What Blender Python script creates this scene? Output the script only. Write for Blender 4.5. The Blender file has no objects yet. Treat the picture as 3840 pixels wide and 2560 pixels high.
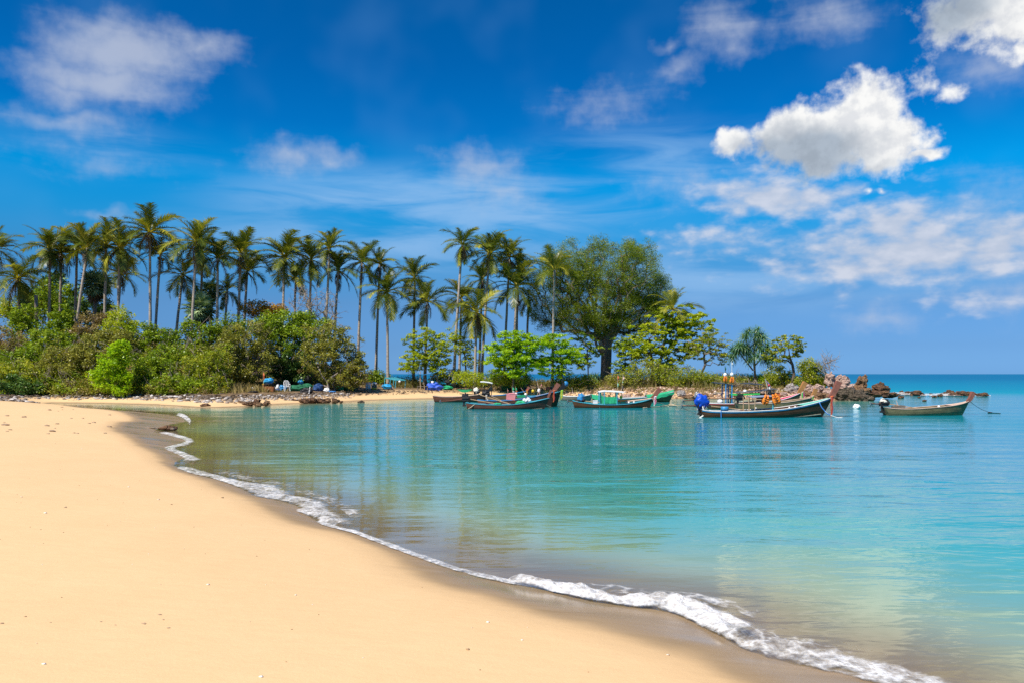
import bpy, math, random
import numpy as np
from mathutils import Vector, Matrix, Euler, noise as mnoise
from math import radians as R, pi as PI

# ------------------------------------------------------------------ camera
scene = bpy.context.scene
COL = scene.collection
F, HX, HY, H = 3014.0, 1920.0, 1401.0, 2.3      # focal length and horizon in photo pixels, eye height in metres
cam_d = bpy.data.cameras.new('camera')
cam = bpy.data.objects.new('camera', cam_d); COL.objects.link(cam)
cam_d.sensor_width = 36.0
cam_d.lens = 36.0 * F / 3840.0
cam_d.shift_y = (HY - 1280.0) / 3840.0
cam_d.clip_start, cam_d.clip_end = 0.1, 60000.0
cam.location = (0, 0, H); cam.rotation_euler = (R(90), 0, 0)
scene.camera = cam

def P(px, py, z=0.0):                            # the world point at height z seen at a photo pixel
    Y = F * (H - z) / (py - HY)
    return ((px - HX) / F * Y, Y, z)
def PX(px, Y): return (px - HX) / F * Y
def PZ(py, Y): return H - (py - HY) * Y / F
def azel(px, py):
    x, z = (px - HX) / F, (HY - py) / F
    return math.atan2(x, 1.0), math.atan2(z, math.hypot(1.0, x))

# ------------------------------------------------------------------ render, exposure
scene.render.engine = 'CYCLES'
cy = scene.cycles
cy.max_bounces, cy.diffuse_bounces, cy.glossy_bounces = 7, 3, 3
cy.transmission_bounces, cy.transparent_max_bounces = 3, 10
cy.caustics_reflective = cy.caustics_refractive = False
cy.sample_clamp_indirect = 4.0
cy.use_denoising = False
try: cy.denoiser = 'OPENIMAGEDENOISE'
except Exception: pass
cy.denoising_prefilter = 'ACCURATE'
scene.view_settings.view_transform = 'Standard'
scene.view_settings.look = 'None'
scene.view_settings.exposure = 0.35
scene.view_settings.gamma = 1.0
scene.view_settings.use_curve_mapping = False

# ------------------------------------------------------------------ node helper
class NT:
    def __init__(s, tree): s.t = tree; s.n = tree.nodes; s.l = tree.links
    def new(s, typ, **kw):
        n = s.n.new(typ)
        for k, v in kw.items(): setattr(n, k, v)
        return n
    def put(s, sock, v):
        if isinstance(v, bpy.types.NodeSocket): s.l.new(v, sock)
        elif v is not None:
            if isinstance(v, (tuple, list)) and sock.type == 'RGBA' and len(v) == 3: v = (*v, 1.0)
            sock.default_value = v
    def m(s, op, a, b=None, c=None, clamp=False):
        n = s.new('ShaderNodeMath', operation=op, use_clamp=clamp)
        s.put(n.inputs[0], a)
        if b is not None: s.put(n.inputs[1], b)
        if c is not None: s.put(n.inputs[2], c)
        return n.outputs[0]
    def vm(s, op, a, b=None):
        n = s.new('ShaderNodeVectorMath', operation=op)
        s.put(n.inputs[0], a)
        if b is not None: s.put(n.inputs[1], b)
        return n.outputs['Value'] if op in ('LENGTH', 'DOT_PRODUCT', 'DISTANCE') else n.outputs['Vector']
    def mapping(s, v, loc=(0, 0, 0), rot=(0, 0, 0), sc=(1, 1, 1), kind='POINT'):
        n = s.new('ShaderNodeMapping', vector_type=kind)
        s.put(n.inputs['Vector'], v); n.inputs['Location'].default_value = loc
        n.inputs['Rotation'].default_value = rot; n.inputs['Scale'].default_value = sc
        return n.outputs[0]
    def noise(s, v, scale, detail=4, rough=0.5, dist=0.0, lac=2.0):
        n = s.new('ShaderNodeTexNoise')
        s.put(n.inputs['Vector'], v); s.put(n.inputs['Scale'], scale)
        n.inputs['Detail'].default_value = detail; n.inputs['Roughness'].default_value = rough
        n.inputs['Distortion'].default_value = dist; n.inputs['Lacunarity'].default_value = lac
        return n.outputs['Fac']
    def smooth(s, x, a, b, lo=0.0, hi=1.0):
        n = s.new('ShaderNodeMapRange', interpolation_type='SMOOTHSTEP')
        s.put(n.inputs[0], x); s.put(n.inputs[1], a); s.put(n.inputs[2], b); s.put(n.inputs[3], lo); s.put(n.inputs[4], hi)
        return n.outputs[0]
    def ramp(s, x, stops, interp='LINEAR'):
        n = s.new('ShaderNodeValToRGB'); cr = n.color_ramp; cr.interpolation = interp
        while len(cr.elements) < len(stops): cr.elements.new(0.5)
        for e, (p, c) in zip(cr.elements, stops):
            e.position = p; e.color = (*c, 1.0) if len(c) == 3 else c
        s.put(n.inputs[0], x)
        return n.outputs[0]
    def mix(s, f, a, b, blend='MIX'):
        n = s.new('ShaderNodeMix', data_type='RGBA', blend_type=blend)
        s.put(n.inputs[0], f); s.put(n.inputs[6], a); s.put(n.inputs[7], b)
        return n.outputs[2]
    def mixs(s, f, a, b):
        n = s.new('ShaderNodeMixShader'); s.put(n.inputs[0], f); s.l.new(a, n.inputs[1]); s.l.new(b, n.inputs[2])
        return n.outputs[0]
    def attr(s, name):
        n = s.new('ShaderNodeAttribute'); n.attribute_name = name
        return n.outputs['Fac']
    def bump(s, h, strength=1.0, dist=1.0, normal=None):
        n = s.new('ShaderNodeBump'); s.put(n.inputs['Height'], h)
        n.inputs['Strength'].default_value = strength; n.inputs['Distance'].default_value = dist
        if normal is not None: s.l.new(normal, n.inputs['Normal'])
        return n.outputs[0]

# ------------------------------------------------------------------ sun
SUN_EL, SUN_DIR = 53.0, Vector((-0.66, -0.75, 0)).normalized()      # high, from the left and behind the camera
sv = Vector((SUN_DIR.x * math.cos(R(SUN_EL)), SUN_DIR.y * math.cos(R(SUN_EL)), math.sin(R(SUN_EL))))
sd = bpy.data.lights.new('sun', 'SUN'); sd.energy = 5.0; sd.angle = R(0.53); sd.color = (1.0, 0.94, 0.84)
sun = bpy.data.objects.new('sun', sd); COL.objects.link(sun)
sun.rotation_euler = sv.to_track_quat('Z', 'Y').to_euler(); sun.location = (-30, -20, 40)

# ------------------------------------------------------------------ world: blue daylight sky with clouds
world = bpy.data.worlds.new('World'); scene.world = world; world.use_nodes = True
w = NT(world.node_tree); w.n.clear()
sky = w.new('ShaderNodeTexSky', sky_type='NISHITA', sun_disc=False)
sky.sun_elevation = R(SUN_EL); sky.sun_rotation = math.atan2(SUN_DIR.x, SUN_DIR.y)
sky.air_density, sky.dust_density, sky.ozone_density = 1.0, 0.25, 2.0
tc = w.new('ShaderNodeTexCoord')
sp = w.new('ShaderNodeSeparateXYZ'); w.l.new(tc.outputs['Generated'], sp.inputs[0])
az = w.m('ARCTAN2', sp.outputs[0], sp.outputs[1])
el = w.m('ARCSINE', sp.outputs[2])
cb = w.new('ShaderNodeCombineXYZ'); w.l.new(az, cb.inputs[0]); w.l.new(el, cb.inputs[1])
AE = cb.outputs[0]
elf = w.m('MULTIPLY', el, 1.0 / R(60), clamp=True)
SKY_TINT = [(0.003, (0.1218, 0.3019, 0.7790)), (0.030, (0.1199, 0.2635, 0.6150)), (0.082, (0.1377, 0.2864, 0.5272)), (0.133, (0.0942, 0.3596, 0.5852)), (0.173, (0.0305, 0.4363, 0.6989)), (0.218, (0.0020, 0.4979, 0.7979)), (0.280, (0.0020, 0.3471, 0.6836)), (0.350, (0.0020, 0.3014, 0.6200)), (0.411, (0.0020, 0.2964, 0.5950)), (0.750, (0.0020, 0.2571, 0.5714)), (1.000, (0.0020, 0.2429, 0.5714))]
SKY_MUL = 1.4
tint = w.ramp(elf, SKY_TINT)
base = w.mix(1.0, sky.outputs[0], tint, 'MULTIPLY')
base = w.mix(1.0, base, (SKY_MUL,) * 3, 'MULTIPLY')

def field(bl, src):
    out = None
    for (x, y, rx, ry, rot, s) in bl:                                  # clouds as directions in the sky, ellipses in azimuth and elevation
        a, e = azel(x * 1.6327, y * 1.6327)
        v = w.vm('SUBTRACT', src, (a, e, 0))
        v = w.mapping(v, rot=(0, 0, R(rot)), sc=(F / 1.6327 / rx, F / 1.6327 / ry, 1), kind='TEXTURE' if False else 'POINT')
        l = w.vm('LENGTH', v)
        f = w.m('MULTIPLY', w.m('SUBTRACT', 1.0, l), s)
        out = f if out is None else w.m('SMOOTH_MAX', out, f, 0.12)
    return out

warp = w.new('ShaderNodeTexNoise'); w.l.new(AE, warp.inputs['Vector']); warp.inputs['Scale'].default_value = 22; warp.inputs['Detail'].default_value = 3
wv = w.vm('MULTIPLY', w.vm('SUBTRACT', warp.outputs['Color'], (0.5, 0.5, 0.5)), (0.055, 0.045, 0))
AEW = w.vm('ADD', AE, wv)
n_fine = w.noise(AE, 42, 6, 0.58)
n_wisp = w.noise(w.mapping(AE, rot=(0, 0, R(-9)), sc=(5, 30, 1)), 1.0, 5, 0.55, 0.6)
n_mott = w.noise(w.mapping(AE, sc=(1, 1.9, 1)), 30, 4, 0.5)
n_big = w.noise(AE, 9, 2, 0.5)

# crisp cumulus
CUM = [(1905, 315, 185, 88, -4, 1.0), (1975, 255, 110, 92, 0, 1.0), (2045, 335, 92, 72, 10, 1.0), (1790, 320, 95, 62, 0, .95), (1682, 322, 48, 44, 0, .8),
       (2125, 360, 46, 22, 10, .7), (2255, 20, 150, 78, -8, .8), (2330, 30, 110, 80, 0, .9), (2345, 105, 60, 30, 30, .5), (2195, 212, 50, 28, 15, .42), (2112, 195, 30, 55, 0, .36),
       (1985, 443, 17, 11, 0, .34), (2025, 441, 18, 11, 0, .34)]
fc = field(CUM, AEW)
dc = w.smooth(w.m('ADD', fc, w.m('MULTIPLY', w.m('SUBTRACT', n_fine, 0.5), 0.95)), 0.05, 0.50)
# soft veils
SOFT = [(290, 120, 205, 88, -6, 1.15), (240, 190, 215, 72, -16, .95), (150, 220, 120, 50, -16, .7), (465, 108, 120, 46, 8, .72), (160, 285, 170, 36, 0, .55), (220, 370, 230, 48, 8, .36),
        (650, 362, 110, 58, 5, .75), (755, 358, 80, 34, 0, .55), (1105, 385, 150, 62, 0, .66), (1160, 445, 150, 50, 0, .45), (1395, 235, 190, 62, 8, .48),
        (1560, 155, 70, 48, 10, .62), (1665, 70, 130, 72, 0, .66), (1690, 118, 80, 44, 0, .5), (1900, 25, 150, 70, 0, .6), (1525, 92, 50, 24, 0, .5), (2290, 150, 140, 70, -25, .6),
        (2030, 735, 120, 46, 0, .45), (1600, 430, 240, 62, -12, .44), (250, 495, 90, 24, 0, .42), (2260, 460, 130, 80, -30, .42), (2340, 690, 120, 70, -25, .42)]
fs = field(SOFT, AEW)
ds = w.smooth(w.m('ADD', fs, w.m('MULTIPLY', w.m('SUBTRACT', w.m('ADD', w.m('MULTIPLY', n_fine, 0.5), w.m('MULTIPLY', n_wisp, 0.5)), 0.5), 1.15)), 0.0, 0.95)
# mottled banks
MOTT = [(1790, 452, 225, 78, 6, .95), (2060, 520, 160, 90, 15, .9), (2090, 575, 330, 105, 4, .95), (2290, 560, 170, 90, 0, .9), (2000, 610, 290, 60, 0, .75), (1650, 555, 220, 52, -4, .45), (2280, 690, 120, 40, 0, .4)]
fm = field(MOTT, AEW)
dm = w.smooth(w.m('ADD', fm, w.m('MULTIPLY', w.m('SUBTRACT', n_mott, 0.5), 1.5)), 0.0, 0.85)
# cirrus streaks low over the palms, and a general thin veil
CIR = [(1000, 480, 640, 120, -2, 1.1), (900, 560, 760, 100, 0, .8), (1650, 640, 900, 120, 0, .7), (1500, 360, 460, 100, -12, .6), (250, 340, 300, 90, 0, .4)]
fi = field(CIR, AE)
di = w.m('MULTIPLY', w.smooth(fi, 0.0, 0.8), w.smooth(n_wisp, 0.30, 0.64))
veil = w.m('MULTIPLY', w.smooth(n_big, 0.45, 0.8), 0.10)

K = 10.0                                                               # world strength is 0.1: cloud radiance in units of it
white = tuple(c * K for c in (0.76, 0.76, 0.75)); lav = tuple(c * K for c in (0.44, 0.48, 0.57)); veilc = tuple(c * K for c in (0.17, 0.36, 0.64))
grey = tuple(c * K for c in (0.26, 0.315, 0.385))
shade = field([(1860, 352, 200, 74, -6, 1.25), (1760, 345, 120, 60, 0, 1.0), (2190, 20, 130, 90, 0, 1.1), (1985, 385, 150, 30, 0, .6)], AEW)
shade = w.m('MULTIPLY', w.smooth(w.m('ADD', shade, w.m('MULTIPLY', w.m('SUBTRACT', n_fine, 0.5), 0.5)), 0.0, 0.95), 0.92)
n_off = w.noise(w.vm('ADD', AE, (0.010, 0.012, 0)), 42, 4, 0.58)                # the same billows a little towards the light: their lit and shaded sides
emb = w.m('ADD', 0.5, w.m('MULTIPLY', w.m('SUBTRACT', n_fine, n_off), 1.6), clamp=True)
cumc = w.mix(shade, w.mix(w.smooth(emb, 0.25, 0.75), tuple(c * K for c in (0.60, 0.615, 0.64)), white), w.mix(w.smooth(emb, 0.2, 0.8), tuple(c * 0.95 for c in grey), tuple(c * 1.12 for c in grey)))
col = w.mix(w.m('MULTIPLY', di, 0.78), base, tuple(c * K for c in (0.23, 0.41, 0.66)))
col = w.mix(veil, col, veilc)
col = w.mix(w.m('MULTIPLY', ds, 0.70), col, lav)
mcol = w.mix(w.smooth(n_mott, 0.45, 0.72), lav, tuple(c * K for c in (0.54, 0.56, 0.63)))
col = w.mix(w.m('MULTIPLY', dm, 0.88), col, mcol)
col = w.mix(dc, col, cumc)
bg = w.new('ShaderNodeBackground'); w.l.new(col, bg.inputs[0]); bg.inputs[1].default_value = 0.1
wo = w.new('ShaderNodeOutputWorld'); w.l.new(bg.outputs[0], wo.inputs[0])
world.cycles.sampling_method = 'MANUAL'; world.cycles.sample_map_resolution = 512

# ------------------------------------------------------------------ mesh helpers
def tag(o, label=None, cat=None, group=None, kind=None):
    if label: o['label'] = label
    if cat: o['category'] = cat
    if group: o['group'] = group
    if kind: o['kind'] = kind
    return o
def link(name, data, parent=None, loc=None):
    o = bpy.data.objects.new(name, data); COL.objects.link(o)
    if parent is not None: o.parent = parent
    if loc is not None: o.location = loc
    return o
def empty(name, loc, rz=0.0):
    o = bpy.data.objects.new(name, None); COL.objects.link(o)
    o.location = loc; o.rotation_euler = (0, 0, rz); o.empty_display_size = 0.2
    return o
def mesh_np(name, V, Fc, mat=None, smooth=False, attrs=None):
    V = np.asarray(V, np.float32); Fc = np.asarray(Fc, np.int32)
    me = bpy.data.meshes.new(name)
    n, k = Fc.shape
    me.vertices.add(len(V)); me.vertices.foreach_set('co', V.ravel())
    me.loops.add(n * k); me.loops.foreach_set('vertex_index', Fc.ravel())
    me.polygons.add(n); me.polygons.foreach_set('loop_start', np.arange(0, n * k, k, dtype=np.int32))
    me.update(calc_edges=True)
    if smooth: me.polygons.foreach_set('use_smooth', np.ones(n, bool))
    for an, dom, arr in (attrs or ()):
        a = me.attributes.new(an, 'FLOAT', dom); a.data.foreach_set('value', np.asarray(arr, np.float32))
    if mat is not None: me.materials.append(mat)
    me.validate()
    return me

class MB:                                         # gathers boxes, tubes and lumps into one mesh
    def __init__(s): s.v = []; s.f = []
    def quad(s, a, b, c, d):
        i = len(s.v); s.v += [tuple(a), tuple(b), tuple(c), tuple(d)]; s.f.append((i, i + 1, i + 2, i + 3)); return s
    def tri(s, a, b, c):
        i = len(s.v); s.v += [tuple(a), tuple(b), tuple(c)]; s.f.append((i, i + 1, i + 2)); return s
    def box(s, c, size, rot=(0, 0, 0), taper=1.0):
        m = Euler(rot).to_matrix(); c = Vector(c); i = len(s.v)
        for z in (-.5, .5):
            t = taper if z > 0 else 1.0
            for x, y in ((-.5, -.5), (.5, -.5), (.5, .5), (-.5, .5)):
                s.v.append(tuple(c + m @ Vector((x * size[0] * t, y * size[1] * t, z * size[2]))))
        for q in ((3, 2, 1, 0), (4, 5, 6, 7), (0, 1, 5, 4), (1, 2, 6, 5), (2, 3, 7, 6), (3, 0, 4, 7)):
            s.f.append(tuple(i + k for k in q))
        return s
    def tube(s, pts, r, n=6, cap=True, flat=1.0):
        pts = [Vector(p) for p in pts]; rs = r if isinstance(r, (list, tuple)) else [r] * len(pts)
        i0 = len(s.v); up = Vector((0.13, 0.31, 0.94))
        for k, p in enumerate(pts):
            t = (pts[min(k + 1, len(pts) - 1)] - pts[max(k - 1, 0)])
            if t.length < 1e-9: t = Vector((0, 0, 1))
            t.normalize()
            a = t.cross(up)
            if a.length < 0.05: a = t.cross(Vector((1, 0, 0)))
            a.normalize(); b = t.cross(a)
            for j in range(n):
                an = 2 * PI * j / n
                s.v.append(tuple(p + a * math.cos(an) * rs[k] + b * math.sin(an) * rs[k] * flat))
        for k in range(len(pts) - 1):
            for j in range(n):
                j2 = (j + 1) % n; q = i0 + k * n
                s.f.append((q + j, q + j2, q + n + j2, q + n + j))
        if cap:
            s.f.append(tuple(i0 + j for j in reversed(range(n))))
            e = i0 + (len(pts) - 1) * n; s.f.append(tuple(e + j for j in range(n)))
        return s
    def lump(s, c, rad, seed=0, amp=0.25, fr=1.3, nu=12, nv=8, rot=0.0, flatb=None, sharp=False):
        c = Vector(c); i0 = len(s.v); off = Vector((seed * 3.17, seed * 1.31, seed * 7.7))
        cr, sr = math.cos(rot), math.sin(rot)
        for k in range(nv + 1):
            th = PI * k / nv
            for j in range(nu):
                ph = 2 * PI * j / nu
                d = Vector((math.sin(th) * math.cos(ph), math.sin(th) * math.sin(ph), math.cos(th)))
                q = d * fr + off
                nn = mnoise.noise(q) + 0.5 * mnoise.noise(q * 2.3)
                if sharp: nn += 0.35 * (abs(mnoise.noise(q * 3.1)) - 0.25)
                e = d * (1.0 + amp * nn)
                x, y, z = e.x * rad[0], e.y * rad[1], e.z * rad[2]
                if flatb is not None: z = max(z, -flatb)
                s.v.append((c.x + x * cr - y * sr, c.y + x * sr + y * cr, c.z + z))
        for k in range(nv):
            for j in range(nu):
                j2 = (j + 1) % nu; q = i0 + k * nu
                s.f.append((q + j, q + nu + j, q + nu + j2, q + j2))
        return s
    def build(s, name, mat, parent=None, smooth=False, loc=None):
        me = bpy.data.meshes.new(name); me.from_pydata(s.v, [], s.f); me.update(); me.validate()
        if smooth: me.polygons.foreach_set('use_smooth', [True] * len(me.polygons))
        if mat is not None: me.materials.append(mat)
        return link(name, me, parent, loc)

# ------------------------------------------------------------------ materials
def new_mat(name):
    m = bpy.data.materials.new(name); m.use_nodes = True; t = NT(m.node_tree); t.n.clear()
    t.out = t.new('ShaderNodeOutputMaterial'); return m, t
def principled(t, **kw):
    b = t.new('ShaderNodeBsdfPrincipled')
    for k, v in kw.items(): t.put(b.inputs[k.replace('_', ' ')], v)
    return b
def simple(name, c, rough=0.6, var=0.25, scale=6.0, bump=0.0, bscale=20.0, spec=0.4, metal=0.0, stretch=(1, 1, 1)):
    m, t = new_mat(name)
    g = t.new('ShaderNodeTexCoord').outputs['Object']
    v = t.mapping(g, sc=stretch)
    n = t.noise(v, scale, 5, 0.6)
    n2 = t.noise(v, scale * 7, 3, 0.6)
    f = t.m('ADD', t.m('MULTIPLY', n, 0.7), t.m('MULTIPLY', n2, 0.3))
    lo = tuple(x * (1 - var) for x in c); hi = tuple(min(1, x * (1 + var)) for x in c)
    cc = t.ramp(f, [(0.32, lo), (0.68, hi)])
    b = principled(t, Base_Color=cc, Roughness=rough, Metallic=metal)
    b.inputs['Specular IOR Level'].default_value = spec
    if bump > 0: t.l.new(t.bump(t.noise(v, bscale, 4, 0.6), 0.8, bump), b.inputs['Normal'])
    t.l.new(b.outputs[0], t.out.inputs[0])
    return m
# ------------------------------------------------------------------ shoreline
def catmull(pts, step):
    pts = [np.array(p, float) for p in pts]; out = []
    for i in range(len(pts) - 1):
        p0, p1, p2, p3 = pts[max(i - 1, 0)], pts[i], pts[i + 1], pts[min(i + 2, len(pts) - 1)]
        n = max(2, int(np.linalg.norm(p2 - p1) / step))
        for k in range(n):
            t = k / n
            out.append(0.5 * ((2 * p1) + (-p0 + p2) * t + (2 * p0 - 5 * p1 + 4 * p2 - p3) * t * t + (-p0 + 3 * p1 - 3 * p2 + p3) * t ** 3))
    out.append(pts[-1]); return np.array(out)
NEAR_PX = [(3252, 2555), (3095, 2516), (2900, 2473), (2759, 2422), (2665, 2368), (2500, 2293), (2212, 2255), (2033, 2209), (1855, 2174), (1706, 2135), (1557, 2084),
           (1408, 2028), (1319, 1994), (1201, 1963), (1150, 1930), (1129, 1908), (1065, 1880), (959, 1860), (925, 1842), (861, 1815), (798, 1793), (713, 1772), (647, 1742),
           (672, 1722), (686, 1710), (640, 1688), (616, 1677), (668, 1660), (690, 1650), (640, 1632), (575, 1618), (600, 1604), (640, 1588), (690, 1580), (660, 1560), (560, 1547), (440, 1538), (355, 1532), (286, 1522), (215, 1516), (172, 1512.5)]
FAR_PX = [(200, 1509), (400, 1511), (620, 1518), (760, 1526), (900, 1523), (1010, 1516), (1130, 1511), (1250, 1508), (1370, 1500), (1500, 1496), (1640, 1493), (1800, 1490), (1960, 1487), (2120, 1487), (2350, 1491),
          (2560, 1494), (2700, 1494), (2850, 1496), (3000, 1499), (3090, 1499), (3150, 1496), (3180, 1488)]
near = [(6.5, -6.0), (5.0, 0.0), (3.9, 3.4)] + [P(*p)[:2] for p in NEAR_PX]
far = [P(*p)[:2] for p in FAR_PX] + [(36.5, 87.0), (33.0, 96.0), (22.0, 103.0), (6.0, 109.0), (-10.0, 115.0), (-30.0, 124.0), (-60.0, 136.0), (-140.0, 150.0)]
SH = np.vstack([catmull(near, 0.35), catmull(far, 0.8)])
POLY = np.vstack([SH, [(-260.0, 150.0), (-260.0, -60.0), (6.5, -60.0)]])
def shore_dist(x, y):                              # signed distance in metres: positive on land, negative over water
    x = np.asarray(x, float).ravel(); y = np.asarray(y, float).ravel()
    best = np.full(x.shape, 1e18); ins = np.zeros(x.shape, bool)
    n = len(POLY)
    for i in range(n):
        x1, y1 = POLY[i]; x2, y2 = POLY[(i + 1) % n]
        dx, dy = x2 - x1, y2 - y1; L2 = dx * dx + dy * dy
        if L2 < 1e-12: continue
        t = np.clip(((x - x1) * dx + (y - y1) * dy) / L2, 0, 1)
        d = (x - x1 - t * dx) ** 2 + (y - y1 - t * dy) ** 2
        best = np.minimum(best, d)
        c = ((y1 > y) != (y2 > y))
        with np.errstate(divide='ignore', invalid='ignore'):
            xi = dx * (y - y1) / (dy if dy != 0 else 1e-12) + x1
        ins ^= c & (x < xi)
    d = np.sqrt(best)
    return np.where(ins, d, -d)
def sstep(a, b, x): t = np.clip((x - a) / (b - a), 0, 1); return t * t * (3 - 2 * t)
def height(x, y, d=None):
    x = np.asarray(x, float).ravel(); y = np.asarray(y, float).ravel()
    if d is None: d = sd_fast(x, y) if SD is not None else shore_dist(x, y)
    near_z = 0.62 * (1 - np.exp(-np.maximum(d, 0) / 4.5)) + 0.006 * np.maximum(d, 0)
    far_z = (0.85 + 0.55 * sstep(-12, 2, x)) * (1 - np.exp(-np.maximum(d, 0) / 5.5)) + 0.010 * np.maximum(d, 0)
    k = sstep(58, 66, y)
    z = near_z * (1 - k) + far_z * k
    z = z + 3.6 * sstep(-8, -34, x) * sstep(72, 92, y) * (d > 0)
    z = np.minimum(z, 0.62 + 1.0 * k + 4 * sstep(70, 90, y)) * (d > 0) + np.where(d > 0, 0, np.maximum(0.085 * d, -2.6))
    z += 0.012 * np.sin(x * 0.9 + 0.6 * np.sin(y * 0.5)) * np.sin(y * 0.7 + 1.3) * np.clip(d / 2, 0, 1)
    return z
SD = None
def sd_fast(x, y):                                  # the same distance read off the ground grid, for single points
    x = np.asarray(x, float).ravel(); y = np.asarray(y, float).ravel()
    i = np.clip(np.searchsorted(xs, x) - 1, 0, len(xs) - 2); j = np.clip(np.searchsorted(ys, y) - 1, 0, len(ys) - 2)
    u = np.clip((x - xs[i]) / (xs[i + 1] - xs[i]), 0, 1); v = np.clip((y - ys[j]) / (ys[j + 1] - ys[j]), 0, 1)
    return (SD[j, i] * (1 - u) + SD[j, i + 1] * u) * (1 - v) + (SD[j + 1, i] * (1 - u) + SD[j + 1, i + 1] * u) * v
def gz(x, y): return float(height([x], [y])[0])

def axis(bps):
    out = []
    for (a, b, s) in bps: out += list(np.arange(a, b - 1e-6, s))
    out.append(bps[-1][1]); return np.array(out)
def grid(xs, ys):
    X, Y = np.meshgrid(xs, ys); nx, ny = len(xs), len(ys)
    i = np.arange(nx * ny).reshape(ny, nx)
    Fc = np.stack([i[:-1, :-1], i[:-1, 1:], i[1:, 1:], i[1:, :-1]], -1).reshape(-1, 4)
    return X.ravel(), Y.ravel(), Fc
def inside(poly, x, y):
    ins = np.zeros(x.shape, bool); n = len(poly)
    for i in range(n):
        x1, y1 = poly[i]; x2, y2 = poly[(i + 1) % n]
        c = ((y1 > y) != (y2 > y)); xi = (x2 - x1) * (y - y1) / ((y2 - y1) or 1e-12) + x1
        ins ^= c & (x < xi)
    return ins
def pl_dist(poly, x, y):
    best = np.full(x.shape, 1e18)
    for i in range(len(poly) - 1):
        x1, y1 = poly[i]; x2, y2 = poly[i + 1]; dx, dy = x2 - x1, y2 - y1; L2 = dx * dx + dy * dy + 1e-12
        t = np.clip(((x - x1) * dx + (y - y1) * dy) / L2, 0, 1)
        best = np.minimum(best, (x - x1 - t * dx) ** 2 + (y - y1 - t * dy) ** 2)
    return np.sqrt(best)

# dry edge of the wet sand
DRY_PX = [(2735, 2560), (2599, 2480), (2420, 2430), (2212, 2382), (2033, 2329), (1885, 2287), (1736, 2233), (1617, 2190), (1527, 2126), (1440, 2052), (1330, 2004), (1215, 1985), (1080, 1950), (985, 1915), (960, 1882), (925, 1862),
          (850, 1838), (770, 1800), (713, 1777), (650, 1752), (600, 1722), (555, 1690), (480, 1655), (425, 1625), (445, 1596), (500, 1585), (455, 1560), (395, 1546), (320, 1533), (240, 1522), (150, 1514)]
dry = [(5.3, -6.0), (3.6, 0.0)] + [P(px, py, 0.05)[:2] for px, py in DRY_PX]
dry = catmull(dry, 0.4)
xs = axis([(-140, -48, 6), (-48, -22, 0.7), (-22, -8, 0.3), (-8, 8, 0.16), (8, 20, 0.8), (20, 48, 0.8), (48, 60, 4)])
ys = axis([(-60, -6, 6), (-6, 3, 0.8), (3, 16, 0.16), (16, 34, 0.3), (34, 60, 0.55), (60, 84, 0.5), (84, 100, 1.0), (100, 132, 2.0), (132, 160, 6)])
gx, gy, gF = grid(xs, ys)
gd = shore_dist(gx, gy); SD = gd.reshape(len(ys), len(xs))
gzv = height(gx, gy, gd)
dd = pl_dist(dry, gx, gy)
k_far = sstep(57, 63, gy)
NP_ = catmull(near, 0.35)
wetpoly = np.vstack([NP_, dry[::-1]])
inw = inside(wetpoly, gx, gy)
wet = np.where(gd < 0, 3.0, np.where(inw, dd, -dd))            # metres inside the wet edge
wet = np.where(gd < 0, np.minimum(3.0, 0.40 - gd * 2.0), np.maximum(wet, 0.40 - gd * 2.0))
wet = np.where(k_far > 0.5, 0.25 - gd, wet)
fpx = gx / np.maximum(gy, 1) * F + HX
litter = k_far * sstep(1.6, 4.4, gd) * (1 - 0.75 * sstep(1320, 1420, fpx) * (1 - sstep(1600, 1760, fpx)) * (1 - sstep(5.5, 7.5, gd)))
litter = np.maximum(litter, sstep(-37, -46, gx) * sstep(30, 50, gy) * 0.9)

msand, t = new_mat('sand')
g = t.new('ShaderNodeTexCoord').outputs['Object']
nf = t.noise(g, 60, 6, 0.75); nm = t.noise(g, 1.1, 5, 0.55); ng = t.noise(g, 9, 4, 0.6)
dryc = t.ramp(t.m('ADD', t.m('MULTIPLY', nf, 0.45), t.m('ADD', t.m('MULTIPLY', nm, 0.3), t.m('MULTIPLY', ng, 0.25))), [(0.25, (0.66, 0.435, 0.22)), (0.5, (0.71, 0.48, 0.25)), (0.75, (0.755, 0.525, 0.285))])
streak = t.noise(t.mapping(g, rot=(0, 0, R(-52)), sc=(0.5, 4.0, 1)), 1.0, 5, 0.6)
wetc = t.ramp(t.m('ADD', t.m('MULTIPLY', streak, 0.7), t.m('MULTIPLY', nf, 0.3)), [(0.3, (0.26, 0.175, 0.090)), (0.7, (0.38, 0.265, 0.150))])
wt = t.m('ADD', t.attr('wet'), t.m('MULTIPLY', t.m('SUBTRACT', t.m('ADD', t.m('MULTIPLY', nm, 0.6), t.m('MULTIPLY', streak, 0.4)), 0.5), 0.55))
wt = t.m('ADD', wt, 0.10)
wf = t.smooth(wt, -0.10, 0.28)
damp = t.smooth(wt, -0.55, 0.1)
dryc = t.mix(t.m('MULTIPLY', damp, 0.35), dryc, (0.40, 0.255, 0.125))
litn = t.noise(g, 2.2, 6, 0.7)
litc = t.ramp(litn, [(0.30, (0.05, 0.034, 0.018)), (0.48, (0.16, 0.105, 0.055)), (0.62, (0.34, 0.23, 0.13)), (0.8, (0.25, 0.2, 0.15))])
lf = t.m('MULTIPLY', t.attr('litter'), t.smooth(t.m('ADD', t.noise(g, 0.9, 5, 0.65), t.m('MULTIPLY', t.attr('litter'), 0.4)), 0.42, 0.62))
cc = t.mix(wf, dryc, wetc)
cc = t.mix(lf, cc, litc)
b = principled(t, Base_Color=cc)
shine = t.smooth(wt, 0.05, 0.6)
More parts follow.
